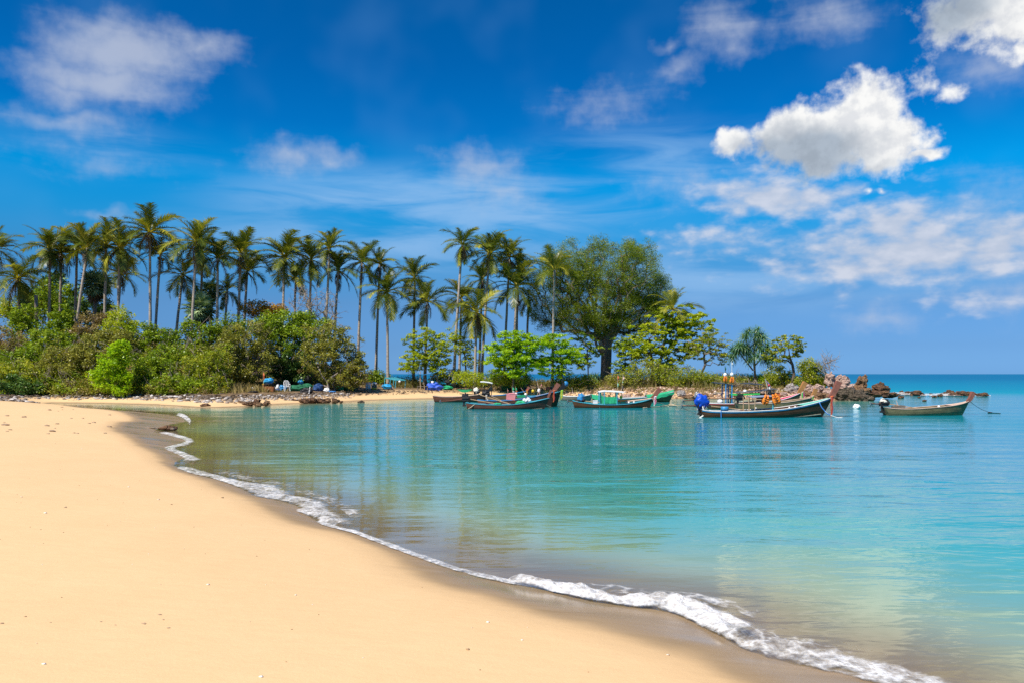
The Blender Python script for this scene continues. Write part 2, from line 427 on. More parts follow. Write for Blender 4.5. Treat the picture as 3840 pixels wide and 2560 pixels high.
sheen = t.smooth(t.noise(t.mapping(g, rot=(0, 0, R(-38)), sc=(0.35, 1.5, 1)), 1.0, 3, 0.5), 0.42, 0.62)
t.put(b.inputs['Roughness'], t.m('SUBTRACT', 0.92, t.m('MULTIPLY', shine, t.m('ADD', 0.54, t.m('MULTIPLY', sheen, 0.22)))))
t.put(b.inputs['Specular IOR Level'], t.m('ADD', 0.15, t.m('MULTIPLY', shine, t.m('ADD', 0.22, t.m('MULTIPLY', sheen, 0.35)))))
hgt = t.m('ADD', t.m('MULTIPLY', t.noise(g, 35, 5, 0.7), 0.35), t.m('MULTIPLY', t.noise(t.mapping(g, rot=(0, 0, R(-50)), sc=(1, 2.2, 1)), 2.5, 4, 0.5), 1.0))
hgt = t.m('MULTIPLY', hgt, t.m('SUBTRACT', 1.0, t.m('MULTIPLY', wf, 0.90)))
t.l.new(t.bump(hgt, 1.0, 0.008), b.inputs['Normal'])
t.l.new(b.outputs[0], t.out.inputs[0])
ground = link('beach_ground', mesh_np('beach_ground', np.stack([gx, gy, gzv], 1), gF, msand, True, [('wet', 'POINT', wet), ('litter', 'POINT', litter)]))
tag(ground, kind='structure')

# seabed out to the horizon
mb = MB(); mb.quad((-26000, -26000, -2.75), (26000, -26000, -2.75), (26000, 26000, -2.75), (-26000, 26000, -2.75))
tag(mb.build('seabed', simple('seabed_sand', (0.35, 0.27, 0.16), 0.9)), kind='structure')

# ------------------------------------------------------------------ sea
wxs = axis([(-24000, -3000, 7000), (-3000, -300, 900), (-300, -60, 60), (-60, -24, 1.5), (-24, -8, 0.4), (-8, 8, 0.22), (8, 20, 0.7), (20, 60, 1.6), (60, 300, 40), (300, 3000, 900), (3000, 24000, 7000)])
wys = axis([(-24000, -3000, 7000), (-3000, -60, 980), (-60, -6, 9), (-6, 3, 0.9), (3, 14, 0.22), (14, 34, 0.4), (34, 66, 0.8), (66, 86, 0.9), (86, 110, 2.0), (110, 300, 19), (300, 3000, 300), (3000, 24000, 3000)])
ax_, ay_, aF = grid(wxs, wys)
ad = np.full(ax_.shape, -400.0)
nearm = (abs(ax_) < 320) & (ay_ > -70) & (ay_ < 320)
ad[nearm] = shore_dist(ax_[nearm], ay_[nearm])
depth = np.clip(-ad, -5, 400)
outer = np.clip((ay_ - 70) / 60, 0, 1) * 60 * (1 - sstep(-20, 20, -ax_ + 10))
depth = depth + np.where(ad < 0, outer, 0)

mwat, t = new_mat('sea_water')
g = t.new('ShaderNodeTexCoord').outputs['Object']
dep = t.attr('depth')
patch = t.noise(t.mapping(g, sc=(0.06, 0.12, 1)), 1.0, 4, 0.5)
dv = t.m('MULTIPLY', dep, t.m('ADD', 0.72, t.m('MULTIPLY', patch, 0.56)))
dl = t.m('DIVIDE', t.m('LOGARITHM', t.m('ADD', t.m('MAXIMUM', dv, 0.0), 1.0), 10.0), 2.6)         # 0 at the edge, 1 at 400 m
WATER = [(0.0, (0.44, 0.32, 0.165)), (0.09, (0.42, 0.345, 0.17)), (0.20, (0.235, 0.345, 0.225)), (0.31, (0.070, 0.350, 0.300)), (0.46, (0.012, 0.275, 0.300)),
         (0.66, (0.002, 0.240, 0.345)), (0.82, (0.001, 0.190, 0.320)), (1.0, (0.001, 0.125, 0.265))]
body = t.ramp(dl, WATER)
opac = t.smooth(dep, 0.0, 2.2, 0.10, 0.97)
# ripples: several lengths, their crests lying across the breeze
w1 = t.noise(t.mapping(g, rot=(0, 0, R(12)), sc=(0.45, 1.0, 1)), 3.4, 3, 0.55, 0.4)
w2 = t.noise(t.mapping(g, rot=(0, 0, R(-16)), sc=(0.34, 1.0, 1)), 1.25, 3, 0.55, 0.3)
w3 = t.noise(t.mapping(g, rot=(0, 0, R(6)), sc=(0.28, 1.0, 1)), 0.36, 3, 0.5)
hh = t.m('ADD', t.m('MULTIPLY', w1, 0.022), t.m('ADD', t.m('MULTIPLY', w2, 0.055), t.m('MULTIPLY', w3, 0.19)))
hh = t.m('MULTIPLY', hh, t.smooth(dep, 0.0, 6.0, 0.30, 1.0))
nrm = t.bump(hh, 1.0, 0.55)
dif = t.new('ShaderNodeBsdfDiffuse'); t.l.new(body, dif.inputs[0])
tr = t.new('ShaderNodeBsdfTransparent'); tr.inputs[0].default_value = (0.93, 0.96, 0.93, 1)
bod = t.mixs(opac, tr.outputs[0], dif.outputs[0])
gl = t.new('ShaderNodeBsdfGlossy'); gl.inputs['Roughness'].default_value = 0.05; t.l.new(nrm, gl.inputs['Normal']); gl.inputs[0].default_value = (0.92, 0.96, 1.0, 1)
fr = t.new('ShaderNodeFresnel'); fr.inputs[0].default_value = 1.333; t.l.new(nrm, fr.inputs['Normal'])
t.l.new(t.mixs(t.m('MINIMUM', t.m('MULTIPLY', fr.outputs[0], 1.2), t.smooth(dep, 14.0, 62.0, 0.70, 0.12)), bod, gl.outputs[0]), t.out.inputs[0])
sea = link('sea_water', mesh_np('sea_water', np.stack([ax_, ay_, np.zeros_like(ax_)], 1), aF, mwat, True, [('depth', 'POINT', depth)]))
tag(sea, kind='structure')
# ------------------------------------------------------------------ leaves and bark
def leaf_mat(name, stops, trans=0.26, gloss=0.02, objvar=0.0):
    m, t = new_mat(name)
    tint = t.attr('tint')
    if objvar > 0:
        oi = t.new('ShaderNodeObjectInfo')
        tint = t.m('ADD', tint, t.m('MULTIPLY', t.m('SUBTRACT', oi.outputs['Random'], 0.5), objvar), clamp=True)
    c = t.ramp(tint, stops)
    d = t.new('ShaderNodeBsdfDiffuse'); t.l.new(c, d.inputs[0])
    tl = t.new('ShaderNodeBsdfTranslucent'); t.l.new(t.mix(1.0, c, (1.3, 1.25, 0.5), 'MULTIPLY'), tl.inputs[0])
    gsh = t.new('ShaderNodeBsdfGlossy'); gsh.inputs['Roughness'].default_value = 0.38
    t.l.new(t.mixs(gloss, t.mixs(trans, d.outputs[0], tl.outputs[0]), gsh.outputs[0]), t.out.inputs[0])
    return m
LM = {
    'green':  leaf_mat('leaf_green',  [(0, (0.086, 0.159, 0.013)), (.5, (0.218, 0.320, 0.017)), (1, (0.434, 0.512, 0.034))]),
    'bright': leaf_mat('leaf_bright', [(0, (0.151, 0.282, 0.008)), (.5, (0.321, 0.525, 0.012)), (1, (0.556, 0.686, 0.029))], 0.42),
    'lime':   leaf_mat('leaf_lime',   [(0, (0.167, 0.240, 0.012)), (.5, (0.376, 0.469, 0.020)), (1, (0.664, 0.668, 0.052))], 0.42),
    'olive':  leaf_mat('leaf_olive',  [(0, (0.111, 0.128, 0.026)), (.5, (0.259, 0.267, 0.042)), (1, (0.490, 0.440, 0.081))]),
    'dry':    leaf_mat('leaf_dry',    [(0, (0.140, 0.099, 0.046)), (.5, (0.297, 0.216, 0.091)), (1, (0.381, 0.363, 0.099))]),
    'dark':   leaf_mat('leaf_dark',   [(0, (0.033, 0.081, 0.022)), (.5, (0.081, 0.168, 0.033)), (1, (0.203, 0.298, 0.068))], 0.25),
    'feather': leaf_mat('leaf_feather', [(0, (0.082, 0.132, 0.011)), (.5, (0.183, 0.246, 0.015)), (1, (0.325, 0.388, 0.029))], 0.32),
    'orange': leaf_mat('leaf_orange', [(0, (0.144, 0.120, 0.014)), (.45, (0.408, 0.240, 0.024)), (1, (0.576, 0.264, 0.024))], 0.4),
    'yellowgreen': leaf_mat('leaf_yellowgreen', [(0, (0.096, 0.157, 0.016)), (.55, (0.286, 0.348, 0.025)), (.85, (0.572, 0.540, 0.047)), (1, (0.700, 0.700, 0.047))], 0.38),
    'frond':  leaf_mat('palm_frond',  [(0, (0.046, 0.078, 0.012)), (.42, (0.150, 0.185, 0.020)), (.72, (0.340, 0.330, 0.036)), (1, (0.62, 0.52, 0.07))], 0.28, 0.03, 0.7),
    'deadfrond': leaf_mat('palm_frond_dead', [(0, (0.090, 0.054, 0.030)), (1, (0.240, 0.156, 0.090))], 0.10, 0.02, 0.7),
    'fan':    leaf_mat('fan_leaf',    [(0, (0.083, 0.157, 0.074)), (.6, (0.204, 0.316, 0.148)), (1, (0.521, 0.615, 0.316))], 0.2, 0.05, 0.4),
    'strap':  leaf_mat('strap_leaf',  [(0, (0.050, 0.140, 0.064)), (.6, (0.126, 0.275, 0.117)), (1, (0.359, 0.444, 0.169))], 0.22, 0.04, 0.4),
    'grass':  leaf_mat('dry_grass',   [(0, (0.132, 0.139, 0.029)), (.5, (0.265, 0.218, 0.072)), (1, (0.437, 0.330, 0.139))], 0.35),
}
M_trunk = simple('palm_trunk', (0.36, 0.305, 0.250), 0.9, 0.45, 3.0, 0.03, 8.0, 0.1, stretch=(1, 1, 3.5))
M_bark = simple('bark', (0.21, 0.165, 0.125), 0.92, 0.45, 3.0, 0.05, 9.0, 0.1, stretch=(1, 1, 0.4))
M_twig = simple('pale_twig', (0.30, 0.245, 0.200), 0.9, 0.3, 5.0, 0, 9, 0.1)
M_stem = simple('dark_stem', (0.135, 0.105, 0.08), 0.9, 0.35, 5.0, 0, 9, 0.1)
M_nut = simple('coconut', (0.20, 0.17, 0.04), 0.6, 0.4, 4.0)

rng = np.random.default_rng(11)
def leaf_cards(C, size, asp=0.55, rs=None, upbias=0.35, droop=0.0):
    """A folded rhombic leaf at every centre: 6 vertices, 4 triangles would be heavy, so 4 vertices bent along the midrib."""
    rs = rs or rng; n = len(C)
    size = np.broadcast_to(size, n) * rs.uniform(0.65, 1.35, n)
    d = rs.normal(size=(n, 3)); d[:, 2] *= 0.6; d[:, 2] -= droop; d /= np.linalg.norm(d, axis=1)[:, None]
    nrm = rs.normal(size=(n, 3)); nrm[:, 2] = abs(nrm[:, 2]) + upbias; 
    s = np.cross(nrm, d); s /= np.linalg.norm(s, axis=1)[:, None] + 1e-9
    u = np.cross(d, s)
    L = size[:, None]; W = L * asp
    a = C - d * L * 0.5; b = C + s * W * 0.5 + u * W * 0.18; c = C + d * L * 0.5; e = C - s * W * 0.5 + u * W * 0.18
    V = np.stack([a, b, c, e], 1).reshape(-1, 3)
    Fc = np.arange(4 * n).reshape(n, 4)
    return V, Fc
def foliage_mesh(name, C, size, mat, asp=0.55, tint=None, rs=None, upbias=0.35, droop=0.0):
    V, Fc = leaf_cards(C, size, asp, rs, upbias, droop)
    n = len(C)
    if tint is None: tint = rng.uniform(0, 1, n)
    return mesh_np(name, V, Fc, mat, False, [('tint', 'FACE', np.clip(tint, 0, 1))])

def skeleton(root, targets, trunk_pts, rs, bias=0.55, r_tip=0.02, r_base=0.2, jit=0.06, levels=(0.35, 0.65)):
    """Branches: every target is joined to the nearest node already in the tree; thickness grows with what it carries."""
    nodes = [np.array(p, float) for p in trunk_pts]; par = [-1] + list(range(len(trunk_pts) - 1))
    plen = [0.0]
    for i in range(1, len(nodes)): plen.append(plen[-1] + np.linalg.norm(nodes[i] - nodes[i - 1]))
    top = nodes[-1]
    order = np.argsort(np.linalg.norm(targets - top, axis=1))
    tips = []
    for ti in order:
        p = targets[ti]; N = np.array(nodes); lo = 0 if len(trunk_pts) < 3 else len(trunk_pts) // 2
        dv = np.linalg.norm(N - p, axis=1) + bias * 0.35 * np.array(plen)
        dv[:lo] += 50
        low = N[:, 2] > p[2] + 0.3
        dv = dv + 1.2 * np.maximum(N[:, 2] - p[2], 0)
        k = int(np.argmin(dv)); a = nodes[k]; L = np.linalg.norm(p - a)
        prev = k
        for f in levels:
            q = a + (p - a) * f + rs.normal(size=3) * jit * L + np.array([0, 0, 0.10 * L * math.sin(f * PI)])
            nodes.append(q); par.append(prev); plen.append(plen[prev] + L * 0.35); prev = len(nodes) - 1
        nodes.append(p.copy()); par.append(prev); plen.append(plen[prev] + L * 0.35); tips.append(len(nodes) - 1)
    wgt = np.zeros(len(nodes))
    for i in tips: wgt[i] += 1
    for i in range(len(nodes) - 1, 0, -1):
        if par[i] >= 0: wgt[par[i]] += wgt[i]
    rad = r_tip * np.maximum(wgt, 1) ** 0.5
    rad = rad * (r_base / rad[0]) if rad[0] > r_base else rad
    rad = np.maximum(rad, r_tip * 0.6)
    V, Fc = [], []
    ns = 5
    for i in range(1, len(nodes)):
        a, b = nodes[par[i]], nodes[i]
        t = b - a; L = np.linalg.norm(t)
        if L < 1e-5: continue
        t /= L; x = np.cross(t, [0.3, 0.2, 0.93]); x /= np.linalg.norm(x) + 1e-9; y = np.cross(t, x)
        i0 = len(V); ra = min(rad[par[i]], rad[i] * 1.6); rb = rad[i]
        for (p, r) in ((a - t * ra * 0.2, ra), (b + t * rb * 0.2, rb)):
            for j in range(ns):
                an = 2 * PI * j / ns; V.append(p + (x * math.cos(an) + y * math.sin(an)) * r)
        for j in range(ns):
            j2 = (j + 1) % ns; Fc.append((i0 + j, i0 + j2, i0 + ns + j2, i0 + ns + j))
    return np.array(V), np.array(Fc), rad

def trunk_mesh(name, pts, radii, mat, n=10, rough=0.06, flare=0.0):
    mb = MB(); mb.tube(pts, radii, n)
    V = np.array(mb.v)
    for i, v in enumerate(V):
        q = Vector(v) * 2.2
        V[i] = v + np.array([mnoise.noise(q), mnoise.noise(q + Vector((9, 3, 1))), 0]) * rough
    me = bpy.data.meshes.new(name); me.from_pydata([tuple(v) for v in V], [], mb.f); me.update()
    me.polygons.foreach_set('use_smooth', [True] * len(me.polygons)); me.materials.append(mat)
    return me

def plant(name, label, cat, base, lobes, mat, n_cl, per, leaf, seed, clr=0.55, r_base=0.12, trunk=None, branch_mat=None, asp=0.55, stems=1, group=None,
          flat=1.0, shell=0.5, twigs=0, upbias=0.35, mix2=None, crown_name='crown', r_tip=0.018, leaf_frac=1.0, droop=0.0, bias=0.55):
    """A tree or shrub standing at base. lobes: (x, y, z, rx, ry, rz, share) in metres in the world; leaf clumps fill the lobes, unevenly."""
    rs = np.random.default_rng(seed)
    base = np.array(base, float)
    root = empty(name, tuple(base)); tag(root, label, cat, group)
    ws = np.array([l[6] for l in lobes], float); ws /= ws.sum()
    T = []
    for l, wt in zip(lobes, ws):
        m = max(3, int(n_cl * wt))
        d = rs.normal(size=(m * 3, 3)); d /= np.linalg.norm(d, axis=1)[:, None]
        r = (shell + (1 - shell) * rs.uniform(0, 1, m * 3) ** 0.5)
        c = d * r[:, None]
        bumps = np.array([mnoise.noise(Vector(x) * 1.6 + Vector((seed, l[0], l[2]))) for x in d])
        shoots = np.where(rs.uniform(0, 1, m * 3) < 0.14, rs.uniform(1.05, 1.32, m * 3), 1.0)
        c = c * ((1 + 0.34 * bumps) * shoots)[:, None]
        keep = bumps > -0.26
        c = c[keep][:m]
        T.append(c * np.array(l[3:6]) + np.array(l[:3]))
    T = np.vstack(T); gzz = base[2]
    T = T[T[:, 2] > gzz + 0.12]
    T -= base
    trunk_pts = [np.zeros(3)] + ([np.array(p) - base for p in trunk] if trunk is not None else [np.array([0, 0, 0.3])])
    V, Fc, rad = skeleton(None, T, trunk_pts, rs, r_tip=r_tip, r_base=r_base, bias=bias)
    tm = link('trunk' if cat in ('tree', 'palm') else 'stems', mesh_np('trunk', V, Fc, branch_mat or M_bark, True), root)
    if per > 0:
        nt = len(T); kk = np.arange(nt) if leaf_frac >= 1 else rs.choice(nt, int(nt * leaf_frac), replace=False)
        sizes = rs.uniform(0.4, 1.25, len(kk)) * clr
        cnt = np.maximum(3, (per * (sizes / clr) ** 1.6).astype(int))
        idx = np.repeat(np.arange(len(kk)), cnt)
        d = rs.normal(size=(len(idx), 3)); d /= np.linalg.norm(d, axis=1)[:, None]
        rr = rs.uniform(0.05, 1, len(idx)) ** 0.45
        C = T[kk][idx] + d * rr[:, None] * sizes[idx][:, None] * np.array([1, 1, flat])
        C = C[C[:, 2] > 0.05] if len(C) else C
        clt = rs.uniform(0.1, 0.9, len(kk))
        tint = 0.55 * clt[idx][:len(C)] + 0.45 * rs.uniform(0, 1, len(C))
        link(crown_name, foliage_mesh('crown', C, leaf, LM[mat], asp, tint, rs, upbias, droop), root)
        if mix2:                                             # a second kind of leaf on the same plant
            m2, share, nm = mix2; q = rs.choice(len(C), int(len(C) * share), replace=False)
            link(nm, foliage_mesh(nm, C[q] + rs.normal(size=(len(q), 3)) * 0.12, leaf, LM[m2], asp, None, rs, upbias), root)
    if twigs:                                                # bare twigs standing out of the leaves
        mbt = MB()
        for k in range(twigs):
            p = Vector(T[rs.integers(len(T))]); d = Vector(rs.normal(size=3)); d.z = abs(d.z) * 1.2; d.normalize()
            L = float(rs.uniform(0.5, 1.3)); q = p + d * L * 0.6; e = q + (d + Vector(rs.normal(size=3)) * 0.4).normalized() * L * 0.5
            s = p - d * 0.5
            mbt.tube([s, q, e], [0.022, 0.014, 0.006], 4, False)
            for _ in range(2):
                f = q + (d + Vector(rs.normal(size=3)) * 0.7).normalized() * L * 0.4
                mbt.tube([q, f], [0.011, 0.005], 3, False)
        tag(mbt.build('bare_twigs', M_twig, root), kind='stuff')
    return root

def OFF(px): return float(np.interp(px, [820, 900, 1250, 1400, 1600, 1900, 2300, 2600, 2850, 3100], [0, 4, 4.5, 5, 7, 8.5, 9, 6, 4, 2]))   # the bank lies farther off towards the middle
def LB(px, py, rx, ry, Y, ryd=None, share=1.0):               # a lobe whose outline is given on the photo, at its distance Y
    k = Y / F
    return (PX(px, Y), Y + 0.0, PZ(py, Y), rx * k, (ryd if ryd is not None else (rx + ry) * 0.5 * k), ry * k, share)
def GB(px, Y, sink=0.05):                                     # ground point under a photo column at distance Y
    x = PX(px, Y); return (x, Y, gz(x, Y) - sink)

# ------------------------------------------------------------------ coconut palms
def frond_mesh(e0, L, seed, dead=False, wind=0.0):
    rs = np.random.default_rng(seed); N = 18
    pos = [np.zeros(3)]; th = R(e0); tan = []
    droop = R({True: 60, False: 0}[dead]) if dead else R(46 + 26 * math.cos(R(e0)) + rs.uniform(-12, 12))
    for k in range(N):
        s = (k + 0.5) / N
        a = th - droop * s ** 1.35
        a = max(a, R(-88))
        t = np.array([math.cos(a), wind * s * s * 0.5, math.sin(a)]); t /= np.linalg.norm(t); tan.append(t)
        pos.append(pos[-1] + t * L / N)
    pos = np.array(pos); tan.append(tan[-1]); tan = np.array(tan)
    V, Fc, tint = [], [], []
    def addq(a, b, c, d, tv):
        i = len(V); V.extend([a, b, c, d]); Fc.append((i, i + 1, i + 2, i + 3)); tint.append(tv)
    side0 = np.array([0, 1.0, 0])
    for k in range(N):                                        # rachis: a thin two-sided rib
        w0, w1 = 0.06 * (1 - k / N) + 0.012, 0.06 * (1 - (k + 1) / N) + 0.012
        n0 = np.cross(side0, tan[k]); n1 = np.cross(side0, tan[k + 1])
        addq(pos[k] - side0 * w0, pos[k] + side0 * w0, pos[k + 1] + side0 * w1, pos[k + 1] - side0 * w1, 0.9)
        addq(pos[k] - n0 * w0 * 0.8, pos[k] + n0 * w0 * 0.8, pos[k + 1] + n1 * w1 * 0.8, pos[k + 1] - n1 * w1 * 0.8, 0.85)
    nl = 34
    for j in range(nl):
        s = 0.14 + 0.86 * (j + 0.5) / nl
        fi = s * N; k = min(int(fi), N - 1); p = pos[k] + (pos[k + 1] - pos[k]) * (fi - k); t = tan[k]
        up = np.cross(side0, t); up = up if up[2] >= 0 else -up
        ll = L * 0.30 * (math.sin(PI * (0.14 + 0.80 * s)) ** 0.6) * rs.uniform(0.85, 1.1)
        for sd_ in (-1, 1):
            if dead and rs.random() < 0.35: continue
            v = side0 * sd_ * 0.80 + t * (0.55 + 0.45 * s) + up * rs.uniform(-0.05, 0.30); v /= np.linalg.norm(v)
            hang = (1.3 if dead else rs.uniform(0.12, 0.5))
            v2 = v + np.array([0, 0, -1.0]) * hang; v2 /= np.linalg.norm(v2)
            w = 0.025 * L / 3.3 * rs.uniform(0.8, 1.2) * (1.15 if not dead else 0.8)
            wd = np.cross(v, up); wd /= np.linalg.norm(wd) + 1e-9
            m = p + v * ll * 0.5; e = m + v2 * ll * 0.5
            tv = float(np.clip(0.30 + 0.25 * rs.normal() * 0.6 + (0.15 if s > 0.9 else 0), 0, 0.95))
            addq(p - wd * w, p + wd * w, m + wd * w * 0.9, m - wd * w * 0.9, tv)
            addq(m - wd * w * 0.9, m + wd * w * 0.9, e + wd * w * 0.15, e - wd * w * 0.15, tv)
    return mesh_np('dead_frond' if dead else 'frond', V, Fc, LM['deadfrond' if dead else 'frond'], False, [('tint', 'FACE', tint)])
FR = {}
for e0 in (82, 62, 42, 22, 2, -20, -45):
    FR[e0] = [frond_mesh(e0, 3.3, 400 + e0 * 3 + q, False, (0.35, -0.1, 0.2)[q]) for q in range(3)]
DEAD = [frond_mesh(-35, 2.1, 901, True), frond_mesh(-62, 1.9, 902, True), frond_mesh(-50, 1.5, 903, True)]
NUT = MB().lump((0, 0, 0), (0.14, 0.14, 0.17), 3, 0.1, 1.0, 8, 6)
nut_me = NUT.build('coconut', M_nut, None, True); nut_data = nut_me.data; bpy.data.objects.remove(nut_me)

def palm(label, cx, cy, bx, by, Y, s=1.0, nf=24, dead=4, seed=0, trunk_r=0.15, nuts=0, young=False):
    """cx, cy: crown centre in the photo; bx, by: a lower point of its trunk there; Y: its distance in metres."""
    rs = random.Random(seed * 7 + 5)
    top = Vector((PX(cx, Y), Y, PZ(cy, Y)))
    slope = (bx - cx) / max(by - cy, 1)
    zb = gz(PX(bx, Y), Y)
    pyb = HY + (H - zb) * F / Y
    xb = PX(bx + (pyb - by) * slope * 0.35, Y)
    yb = Y + rs.uniform(-0.8, 0.8)
    base = Vector((xb, yb, gz(xb, yb) - 0.1))
    root = empty('coconut_palm', base); tag(root, label, 'palm tree', 'coconut palms on the headland')
    t = top - base
    mid = Vector((PX(bx, Y), Y, PZ(by, Y))) - base
    ctrl = Vector((mid.x * 0.6 + t.x * 0.25, t.y * 0.3, t.z * 0.48))
    pts, rad = [], []
    n = 16
    for k in range(n + 1):
        u = k / n
        p = (1 - u) ** 2 * Vector() + 2 * u * (1 - u) * ctrl + u * u * t
        pts.append(p); rad.append(trunk_r * (1.0 - 0.30 * u) * (1 + 0.55 * math.exp(-u * 16)))
    me = trunk_mesh('trunk', pts, rad, M_trunk, 9, 0.03)
    link('trunk', me, root)
    es = [82, 82, 82, 62, 62, 62, 62, 62, 42, 42, 42, 42, 42, 22, 22, 22, 22, 2, 2, 2, 2, -20, -20, -45]
    if young: es = [82, 62, 62, 62, 42, 42, 42, 42, 22, 22, 22, 2, 2, 2, -20, -20, -20, -45, -45, -45]
    es = sorted(rs.sample(es * 2, min(nf, len(es) * 2)), reverse=True)
    a = rs.uniform(0, 6.28); tlt = rs.uniform(-1.2, 1.2)          # the breeze lifts the fronds on one side
    for i, e0 in enumerate(es):
        a += 2.39996 + rs.uniform(-0.35, 0.35)
        f = link('frond', rs.choice(FR[e0]), root, t)
        f.rotation_euler = (rs.uniform(-0.3, 0.3), rs.uniform(-0.16, 0.12) - 0.13 * math.cos(a - tlt), a)
        k = s * rs.uniform(0.82, 1.15) * (0.78 if e0 >= 82 else 1.0); f.scale = (k, k, k)
    for i in range(dead):
        a += 2.0 + rs.uniform(-0.5, 0.5)
        f = link('dead_frond', rs.choice(DEAD), root, t - Vector((0, 0, 0.1)))
        f.rotation_euler = (0, rs.uniform(0, 0.25), a); k = s * rs.uniform(0.9, 1.3); f.scale = (k, k, k)
    for i in range(nuts):
        an = rs.uniform(0, 6.28); c = link('coconut', nut_data, root, t + Vector((math.cos(an) * 0.28, math.sin(an) * 0.28, -0.3 - rs.uniform(0, 0.25))))
    return root
PALMS = [
    ('coconut palm cut by the left edge of the photo, only its right fronds showing', -14, 935, -20, 1250, 84, 1.0, 22, 3, 0, False),
    ('low broad coconut palm with yellow-green fronds near the left edge, above the dry reddish shrubs', 70, 1045, 68, 1260, 80, 1.05, 26, 5, 0, True),
    ('coconut palm beside the bare dead trunk, left one of a close pair of crowns', 187, 936, 177, 1214, 82, 1.0, 22, 5, 2, False),
    ('coconut palm rising from dense dark green trees, right one of a close pair of crowns', 230, 948, 222, 1150, 84, 1.05, 24, 4, 2, False),
    ('coconut palm with spiky brown-tipped upper fronds behind the strongly leaning palm', 290, 930, 281, 1190, 86, 1.0, 20, 3, 0, False),
    ('coconut palm whose long trunk leans strongly to the right above the yellowish shrubs', 330, 930, 278, 1262, 78, 0.95, 20, 3, 0, False),
    ('coconut palm rising out of the dark fan palm, crown blown to the left', 399, 922, 380, 1214, 82, 0.95, 20, 3, 0, False),
    ('coconut palm with a thick skirt of brown fronds just right of the dark fan palm', 447, 930, 442, 1230, 80, 1.05, 24, 7, 0, False),
    ('pale distant coconut palm half hidden behind the trunk with the brown skirt', 455, 1032, 433, 1155, 96, 1.0, 20, 2, 0, False),
    ('tallest coconut palm of the left grove, crown highest against the blue sky', 562, 872, 565, 1225, 80, 1.1, 26, 6, 2, False),
    ('coconut palm with a broken lower trunk directly right of the tallest palm', 602, 955, 587, 1262, 83, 0.8, 18, 4, 2, False),
    ('slim coconut palm with wide open fronds alone in the sky gap before the fan palm', 686, 1032, 664, 1295, 84, 0.95, 16, 2, 0, True),
    ('coconut palm with yellow fruit stalks and grey hanging fronds above the round fan palm', 738, 909, 718, 1316, 79, 1.05, 26, 6, 3, False),
    ('coconut palm half hidden behind the one with the yellow fruit stalks', 758, 950, 744, 1200, 86, 0.9, 18, 4, 0, False),
    ('coconut palm directly right of the round fan palm with a straight grey trunk', 817, 968, 806, 1214, 81, 0.9, 20, 3, 0, False),
    ('low small coconut palm squeezed under the taller crowns right of the round fan palm', 852, 1090, 846, 1230, 85, 0.75, 16, 3, 0, True),
    ('coconut palm with bleached twisted upper fronds left of the orange-leaved tree', 903, 950, 884, 1204, 80, 1.0, 22, 3, 0, False),
    ('coconut palm overlapping the bleached one, its drooping fronds over the orange leaves', 928, 1018, 916, 1193, 82, 1.0, 20, 4, 0, False),
    ('coconut palm with a symmetrical star crown, widest of the row above the large round bush', 1068, 965, 1062, 1171, 80, 1.15, 28, 3, 0, False),
    ('faint coconut palm behind the widest star crown, framed by bare twigs', 1108, 1048, 1100, 1171, 90, 0.95, 18, 2, 0, False),
    ('coconut palm with brown fronds hanging on its right, next after the widest star crown', 1167, 975, 1153, 1182, 81, 0.95, 22, 6, 0, False),
    ('coconut palm with the highest crown over the round bush, trunk slanting up to the right', 1237, 932, 1220, 1209, 79, 0.85, 22, 2, 1, False),
    ('coconut palm with a long brown tassel of dead fronds along its trunk', 1269, 1014, 1255, 1214, 80, 0.95, 22, 6, 0, False),
    ('tall coconut palm whose bare trunk edges the right side of the round bush', 1357, 985, 1344, 1327, 80, 0.9, 20, 3, 0, False),
    ('tall thin coconut palm, left one of the two trunks alone against the sea', 1424, 990, 1413, 1375, 82, 0.85, 18, 5, 0, False),
    ('full round coconut palm, right one of the two trunks alone against the sea', 1451, 1096, 1456, 1402, 79, 1.05, 26, 4, 2, False),
    ('slim coconut palm rising behind the left green tree of the beach camp', 1555, 1045, 1550, 1257, 84, 0.9, 22, 3, 0, False),
    ('shorter coconut palm with long level fronds beside the slim one', 1604, 1132, 1598, 1236, 80, 1.0, 20, 2, 0, False),
    ('tall coconut palm with a heavy brown skirt and curved trunk left of the centre', 1734, 918, 1703, 1407, 78, 0.85, 20, 12, 0, False),
    ('coconut palm with orange nuts and a brown skirt, highest of the central group', 1837, 952, 1808, 1371, 79, 1.1, 26, 8, 4, False),
    ('coconut palm with dense upright fronds touching the big dome tree', 1911, 965, 1893, 1246, 82, 1.0, 24, 3, 0, False),
    ('coconut palm with dark upright fronds between two other central crowns', 1942, 1010, 1937, 1237, 84, 0.9, 20, 2, 0, False),
    ('coconut palm with bright hanging fronds low in the central group by the dome tree', 1938, 1075, 1927, 1237, 78, 1.05, 24, 3, 0, False),
    ('pale coconut palm half seen behind the trunk of the orange-nut palm', 1808, 1048, 1800, 1170, 88, 0.9, 20, 4, 0, False),
    ('coconut palm with a grey trunk behind the curved skirted palm', 1730, 1118, 1724, 1300, 86, 1.0, 20, 2, 0, False),
    ('low coconut palm with long drooping fronds in front of the central group', 1788, 1172, 1781, 1420, 76, 1.05, 24, 6, 1, True),
    ('small dark coconut palm fragment at the left skirt of the dome tree', 1982, 1118, 1975, 1237, 86, 0.7, 14, 4, 0, False),
    ('coconut palm with few glossy fronds standing in front of the dome tree', 2080, 1012, 2071, 1438, 75, 1.0, 14, 1, 0, True),
    ('leaning coconut palm with ragged fronds at the right side of the dome tree', 2525, 1160, 2473, 1340, 80, 0.95, 18, 1, 0, False),
]
